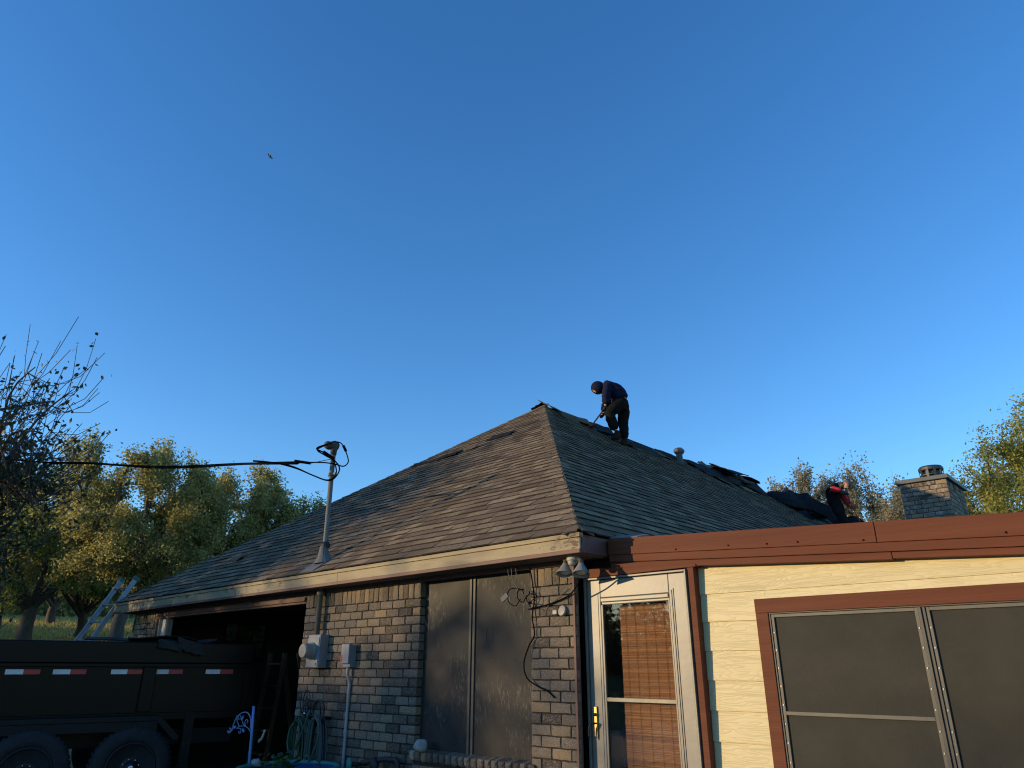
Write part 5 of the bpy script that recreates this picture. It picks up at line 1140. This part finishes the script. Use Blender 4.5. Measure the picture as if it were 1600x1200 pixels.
# ------------------------------------------------------------------ trees
def tree(name, label, base, h, rad_, trunk, nleaf, leaf, mat, seed, group, crown_lo=.22, limbs=7, br=7, tw=6, spread=.35, squash=1.0, bare=0.0, lean=(0, 0), top_bare=0.0, cat='tree', twl=.12, droop=0, thin=.004):
    r = random.Random(seed); g = np.random.default_rng(seed)
    W_ = MB(); tips = []; segs = []
    # skeleton in unit space: height 1, radius 1
    th = crown_lo+.10
    tpts = [Vector((0, 0, 0)), Vector((r.uniform(-.03, .03), r.uniform(-.03, .03), th*.5)), Vector((r.uniform(-.06, .06), r.uniform(-.06, .06), th))]
    segs.append((tpts, [1.25, 1.0, .85], 9))
    ph = [(Vector((r.gauss(0, 1), r.gauss(0, 1), r.gauss(0, 1))).normalized(), r.uniform(2.5, 5.5), r.uniform(0, 6)) for _ in range(7)]
    zc, zr = crown_lo+(1-crown_lo)*.46, (1-crown_lo)*.54
    def lump(d): return 1+.16*sum(math.sin(d.dot(v)*f+p) for v, f, p in ph)/2.0
    limb_pts = []
    for i in range(limbs):
        a = 2*PI*(i+r.uniform(-.35, .35))/limbs; el = r.uniform(-.15, .9) if i else 1.4; rr_ = r.uniform(.5, .72)
        en = Vector((math.cos(a)*math.cos(el)*rr_, math.sin(a)*math.cos(el)*rr_, zc+zr*math.sin(el)*rr_*1.1))
        st = tpts[1].lerp(tpts[2], r.uniform(.45, 1.0))
        md = st.lerp(en, .5)+Vector((.08*math.cos(a)+r.uniform(-.08, .08), .08*math.sin(a)+r.uniform(-.08, .08), r.uniform(-.03, .06)))
        lp = spline([st, md, en], 4); segs.append((lp, [.6-.44*k/(len(lp)-1) for k in range(len(lp))], 6)); limb_pts += lp[2:]
    for q_ in range(limbs*br):
        d = Vector((r.gauss(0, 1), r.gauss(0, 1), r.gauss(.12, .95))).normalized(); rr_ = r.uniform(.35, 1.0)**.55*lump(d)*.92
        q1 = Vector((d.x*rr_, d.y*rr_, zc+zr*d.z*rr_))
        if q1.z < zc: q1.z = zc+(q1.z-zc)*(.75 if droop == 0 else 1.0+droop)
        q0 = min(limb_pts, key=lambda p: (p-q1).length*(1.0 if p.z < q1.z+.1 else 1.6))
        qm = q0.lerp(q1, .5)+Vector((r.uniform(-.05, .05), r.uniform(-.05, .05), r.uniform(.0, .07)))
        bp2 = spline([q0, qm, q1], 3); segs.append((bp2, [.17-.12*k/(len(bp2)-1) for k in range(len(bp2))], 4))
        for k in range(tw):
            t2 = r.uniform(.3, 1.0); w0 = bp2[min(int(t2*(len(bp2)-1)), len(bp2)-1)]
            dd = Vector((r.gauss(0, 1), r.gauss(0, 1), r.gauss(.1, .8))).normalized(); outd = Vector((w0.x, w0.y, (w0.z-zc)*1.2))
            dd = (dd+outd.normalized()*.75 if outd.length > .01 else dd).normalized(); l2 = r.uniform(.5, 1.2)*twl
            w1 = w0+Vector((dd.x*l2, dd.y*l2, dd.z*l2*.8)); bow = Vector((r.uniform(-.015, .015), r.uniform(-.015, .015), -.24*l2))
            segs.append(([w0, w0.lerp(w1, .35)+bow*.8, w0.lerp(w1, .7)+bow*.7, w1], [.045, .032, .02, .008], 3)); tips.append((w0, w1))
    bx, by = base; bz = gz(bx, by)
    T = lambda p: Vector((bx+p.x*rad_+lean[0]*p.z, by+p.y*rad_+lean[1]*p.z, bz-.1+p.z*h))
    for pts, rs, n_ in segs: W_.tube([T(p) for p in pts], [max(x*trunk, thin) for x in rs], n_, cap=False)
    root = thing(name, (bx, by, bz), label, cat, group)
    build('trunk', W_, M_BARK, root, smooth=True)
    # leaves
    K = len(tips); a0 = np.array([T(t[0]) for t in tips]); a1 = np.array([T(t[1]) for t in tips])
    wts = g.uniform(.25, 1.0, K)**1.3
    wts[g.random(K) < bare] = .02
    if top_bare: wts *= np.clip(1.15-top_bare*((a1[:, 2]-bz)/h), .03, 1)
    wts /= wts.sum()
    idx = g.choice(K, nleaf, p=wts); t = g.uniform(.1, 1.1, (nleaf, 1))
    c = a0[idx]*(1-t)+a1[idx]*t+g.normal(0, 1, (nleaf, 3))*spread*np.array([1, 1, .8])*g.uniform(.3, 1, (nleaf, 1))
    u = g.normal(0, 1, (nleaf, 3)); u /= np.linalg.norm(u, axis=1)[:, None]; v = np.cross(u, g.normal(0, 1, (nleaf, 3))); v /= np.linalg.norm(v, axis=1)[:, None]
    sz = leaf*g.uniform(.6, 1.35, (nleaf, 1)); u *= sz; v *= sz*.55
    off = np.array([bx, by, bz]); c -= off
    vv = np.stack([c-u, c+v-u*.1, c+u, c-v-u*.1], axis=1).reshape(-1, 3)
    me = bpy.data.meshes.new('crown'); n4 = nleaf*4
    me.vertices.add(n4); me.vertices.foreach_set('co', vv.ravel().astype(np.float32)); me.loops.add(n4); me.loops.foreach_set('vertex_index', np.arange(n4, dtype=np.int32))
    me.polygons.add(nleaf); me.polygons.foreach_set('loop_start', np.arange(0, n4, 4, dtype=np.int32)); me.polygons.foreach_set('loop_total', np.full(nleaf, 4, dtype=np.int32))
    me.materials.append(mat); me.update(); me.validate()
    o = bpy.data.objects.new('crown', me); COL.objects.link(o); o.parent = root
    return root
def pol(az_, d): return (d*math.sin(R(az_)), d*math.cos(R(az_)))
GL = 'oaks in the meadow left of the house'; GR = 'trees behind the addition'; GS = 'trees across the yard'
# big half bare tree close by on the left
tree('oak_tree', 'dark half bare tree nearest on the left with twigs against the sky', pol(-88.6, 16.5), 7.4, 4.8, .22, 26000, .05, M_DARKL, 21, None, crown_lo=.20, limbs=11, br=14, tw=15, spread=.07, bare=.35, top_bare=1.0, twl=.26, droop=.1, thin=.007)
tree('oak_tree', 'round crowned olive oak under the overhead cable', pol(-70.2, 35), 9.4, 4.4, .27, 80000, .062, M_OAK, 22, GL, spread=.27, limbs=9, br=13)
tree('oak_tree', 'olive oak to the right of the roundest crown, near the roof slope', pol(-65.2, 38), 9.2, 3.6, .25, 48000, .065, M_OAK, 23, GL, spread=.27, limbs=8, br=12)
tree('oak_tree', 'yellowing oak left of the service mast', pol(-62.4, 40), 9.3, 3.6, .25, 48000, .068, M_OAK, 24, GL, spread=.27, limbs=8, br=12)
tree('oak_tree', 'low sparse tree just behind the service mast', pol(-59.2, 40), 8.9, 3.0, .2, 17000, .068, M_OAK, 25, GL, spread=.27, bare=.2, br=9)
tree('oak_tree', 'broad dark green oak behind the half bare tree', pol(-75.4, 40), 8.8, 5.0, .3, 52000, .068, M_OAKG, 26, GL, crown_lo=.14, spread=.32, limbs=9, br=12)
tree('oak_tree', 'small sunlit oak low in the meadow beyond the ladder', pol(-72.4, 48), 7.6, 4.2, .26, 36000, .075, M_OAKG, 27, GL, crown_lo=.12, spread=.35, limbs=8, br=11)
tree('oak_tree', 'brownish oak farthest left in the meadow', pol(-78.4, 46), 8.6, 4.8, .3, 36000, .075, M_OAK, 28, GL, crown_lo=.14, spread=.35, limbs=8, br=11)
tree('oak_tree', 'distant oak seen between the ladder and garage', pol(-69.0, 56), 9.0, 5.0, .3, 30000, .085, M_OAKG, 29, GL, crown_lo=.10, spread=.4, br=10)
tree('oak_tree', 'distant brown oak along the far meadow edge', pol(-74.2, 66), 9.0, 5.8, .3, 28000, .095, M_OAK, 30, GL, crown_lo=.10, spread=.45, br=10)
tree('oak_tree', 'leaning thin oak trunk in the meadow left of the ladder', pol(-77.0, 58), 8.6, 5.4, .22, 28000, .09, M_OAKG, 39, GL, crown_lo=.10, spread=.45, br=10)
# behind the addition
tree('elm_tree', 'thin brown tree left of the stooping worker', pol(-20.6, 38), 10.0, 2.6, .15, 36000, .07, M_BROWNL, 31, GR, crown_lo=.3, spread=.2, bare=.15, limbs=10, br=10, tw=9, twl=.16)
tree('elm_tree', 'sparse grey green tree directly behind the stooping worker', pol(-17.2, 40), 10.5, 2.8, .15, 32000, .07, M_BROWNL, 32, GR, crown_lo=.3, spread=.2, bare=.2, limbs=10, br=10, tw=9, twl=.18)
tree('elm_tree', 'pinkish bare branched tree left of the chimney', pol(-14.2, 36), 9.0, 2.5, .16, 22000, .062, M_BROWNL, 33, GR, crown_lo=.3, spread=.2, bare=.3, limbs=10, br=10, tw=10, twl=.18)
tree('elm_tree', 'fuller olive tree to the right of the chimney', pol(-8.4, 38), 9.8, 2.7, .18, 22000, .06, M_OAK, 34, GR, crown_lo=.3, spread=.25, limbs=8, br=11)
tree('elm_tree', 'tall yellow green tree at the right edge', pol(-4.4, 34), 11.2, 3.7, .22, 46000, .06, M_OAKG, 35, GR, crown_lo=.22, spread=.28, limbs=9, br=13)
tree('shrub', 'leafy shrub outside the garage window', (-15.2, 7.9), 3.2, 1.2, .05, 5000, .05, M_OAKG, 36, None, crown_lo=.1, limbs=6, br=5, spread=.2, cat='shrub')
# dry meadow grass standing up to the low sun
g = np.random.default_rng(78); nb = 70000
a_ = np.radians(g.uniform(-90, -66, nb)); d_ = 20+62*g.random(nb)**1.2; x_ = d_*np.sin(a_); y_ = d_*np.cos(a_)
b_ = np.stack([x_, y_, np.array([gz(x, y) for x, y in zip(x_, y_)])-.02], 1); an = g.uniform(0, 2*PI, nb); wv_ = np.stack([np.cos(an), np.sin(an), 0*an], 1)*g.uniform(.03, .07, (nb, 1))
tp_ = b_+np.stack([g.normal(0, .06, nb), g.normal(0, .06, nb), g.uniform(.12, .34, nb)], 1)
vv = np.stack([b_-wv_, b_+wv_, tp_], 1).reshape(-1, 3); me = bpy.data.meshes.new('meadow_grass'); me.vertices.add(nb*3); me.vertices.foreach_set('co', vv.ravel().astype(np.float32)); me.loops.add(nb*3); me.loops.foreach_set('vertex_index', np.arange(nb*3, dtype=np.int32))
me.polygons.add(nb); me.polygons.foreach_set('loop_start', np.arange(0, nb*3, 3, dtype=np.int32)); me.polygons.foreach_set('loop_total', np.full(nb, 3, dtype=np.int32)); me.materials.append(leaf_mat('straw_grass', [(.2, (.28, .24, .07)), (.5, (.46, .39, .12)), (.8, (.60, .50, .20))], .45)); me.update()
o = bpy.data.objects.new('meadow_grass', me); COL.objects.link(o); tag(o, 'dry yellow meadow grass under the oaks', 'grass', None, 'stuff')
# scrub belts: one closes the far meadow, one is added unseen against sunset glow
def belt(label, az0, az1, d0, d1, h_, nl, leaf, mat, seed):
    g = np.random.default_rng(seed); a_ = np.radians(g.uniform(az0, az1, nl)); d_ = g.uniform(d0, d1, nl)
    hh = h_*(1+.22*np.sin(a_*57)+.14*np.sin(a_*131+1)); zz = np.abs(g.normal(0, .55, nl)).clip(0, 1)*hh
    x_ = d_*np.sin(a_); y_ = d_*np.cos(a_); b_ = np.array([gz(x, y) for x, y in zip(x_, y_)])
    c_ = np.stack([x_, y_, b_+zz], 1); u_ = g.normal(0, 1, (nl, 3)); u_ /= np.linalg.norm(u_, axis=1)[:, None]; v_ = np.cross(u_, g.normal(0, 1, (nl, 3))); v_ /= np.linalg.norm(v_, axis=1)[:, None]
    u_ *= leaf; v_ *= leaf*.6; vv = np.stack([c_-u_, c_+v_, c_+u_, c_-v_], 1).reshape(-1, 3)
    me = bpy.data.meshes.new('far_scrub'); me.vertices.add(nl*4); me.vertices.foreach_set('co', vv.ravel().astype(np.float32)); me.loops.add(nl*4); me.loops.foreach_set('vertex_index', np.arange(nl*4, dtype=np.int32))
    me.polygons.add(nl); me.polygons.foreach_set('loop_start', np.arange(0, nl*4, 4, dtype=np.int32)); me.polygons.foreach_set('loop_total', np.full(nl, 4, dtype=np.int32)); me.materials.append(mat); me.update()
    o = bpy.data.objects.new('far_scrub', me); COL.objects.link(o); tag(o, label, 'scrub', None, 'stuff')
belt('belt of olive scrub closing the far side of the meadow', -96, -54, 84, 100, 5.5, 60000, .22, M_OAK, 77)
belt('added unseen line of dark scrub blocking the low sunset glow', 140, 262, 66, 84, 7.0, 60000, .4, M_DARKL, 79)
# across the yard on the sunset side: their shade dapples the brick front
eU = Vector((math.cos(saz), -math.sin(saz), 0)); eH = Vector((math.sin(saz), math.cos(saz), 0))     # across / towards the sun
def sunside(u, a): p = eU*u+eH*a; return (p.x, p.y)
for k, (u, a, h_, rd, nl, lb) in enumerate(((7.6, 33, 8.0, 2.2, 1500, 'small round oak across the yard nearest the addition'), (10.4, 30, 7.4, 2.6, 1500, 'oak across the yard facing the dark window'),
        (13.4, 33, 7.6, 3.0, 2300, 'oak across the yard facing the garage'), (17.0, 30, 8.0, 3.4, 4500, 'widest oak across the yard facing the trailer'),
        (11.0, 62, 13.6, 6.5, 2400, 'tall thin oak farthest across the yard behind the others'),
        (4.0, 46, 8.3, 2.8, 900, 'slight thinly leaved oak across the yard facing the addition'))):
    tree('oak_tree', lb, sunside(u, a), h_, rd, .22, nl, .13, M_OAK, 50+k, GS, crown_lo=.12, spread=.4, top_bare=.75)
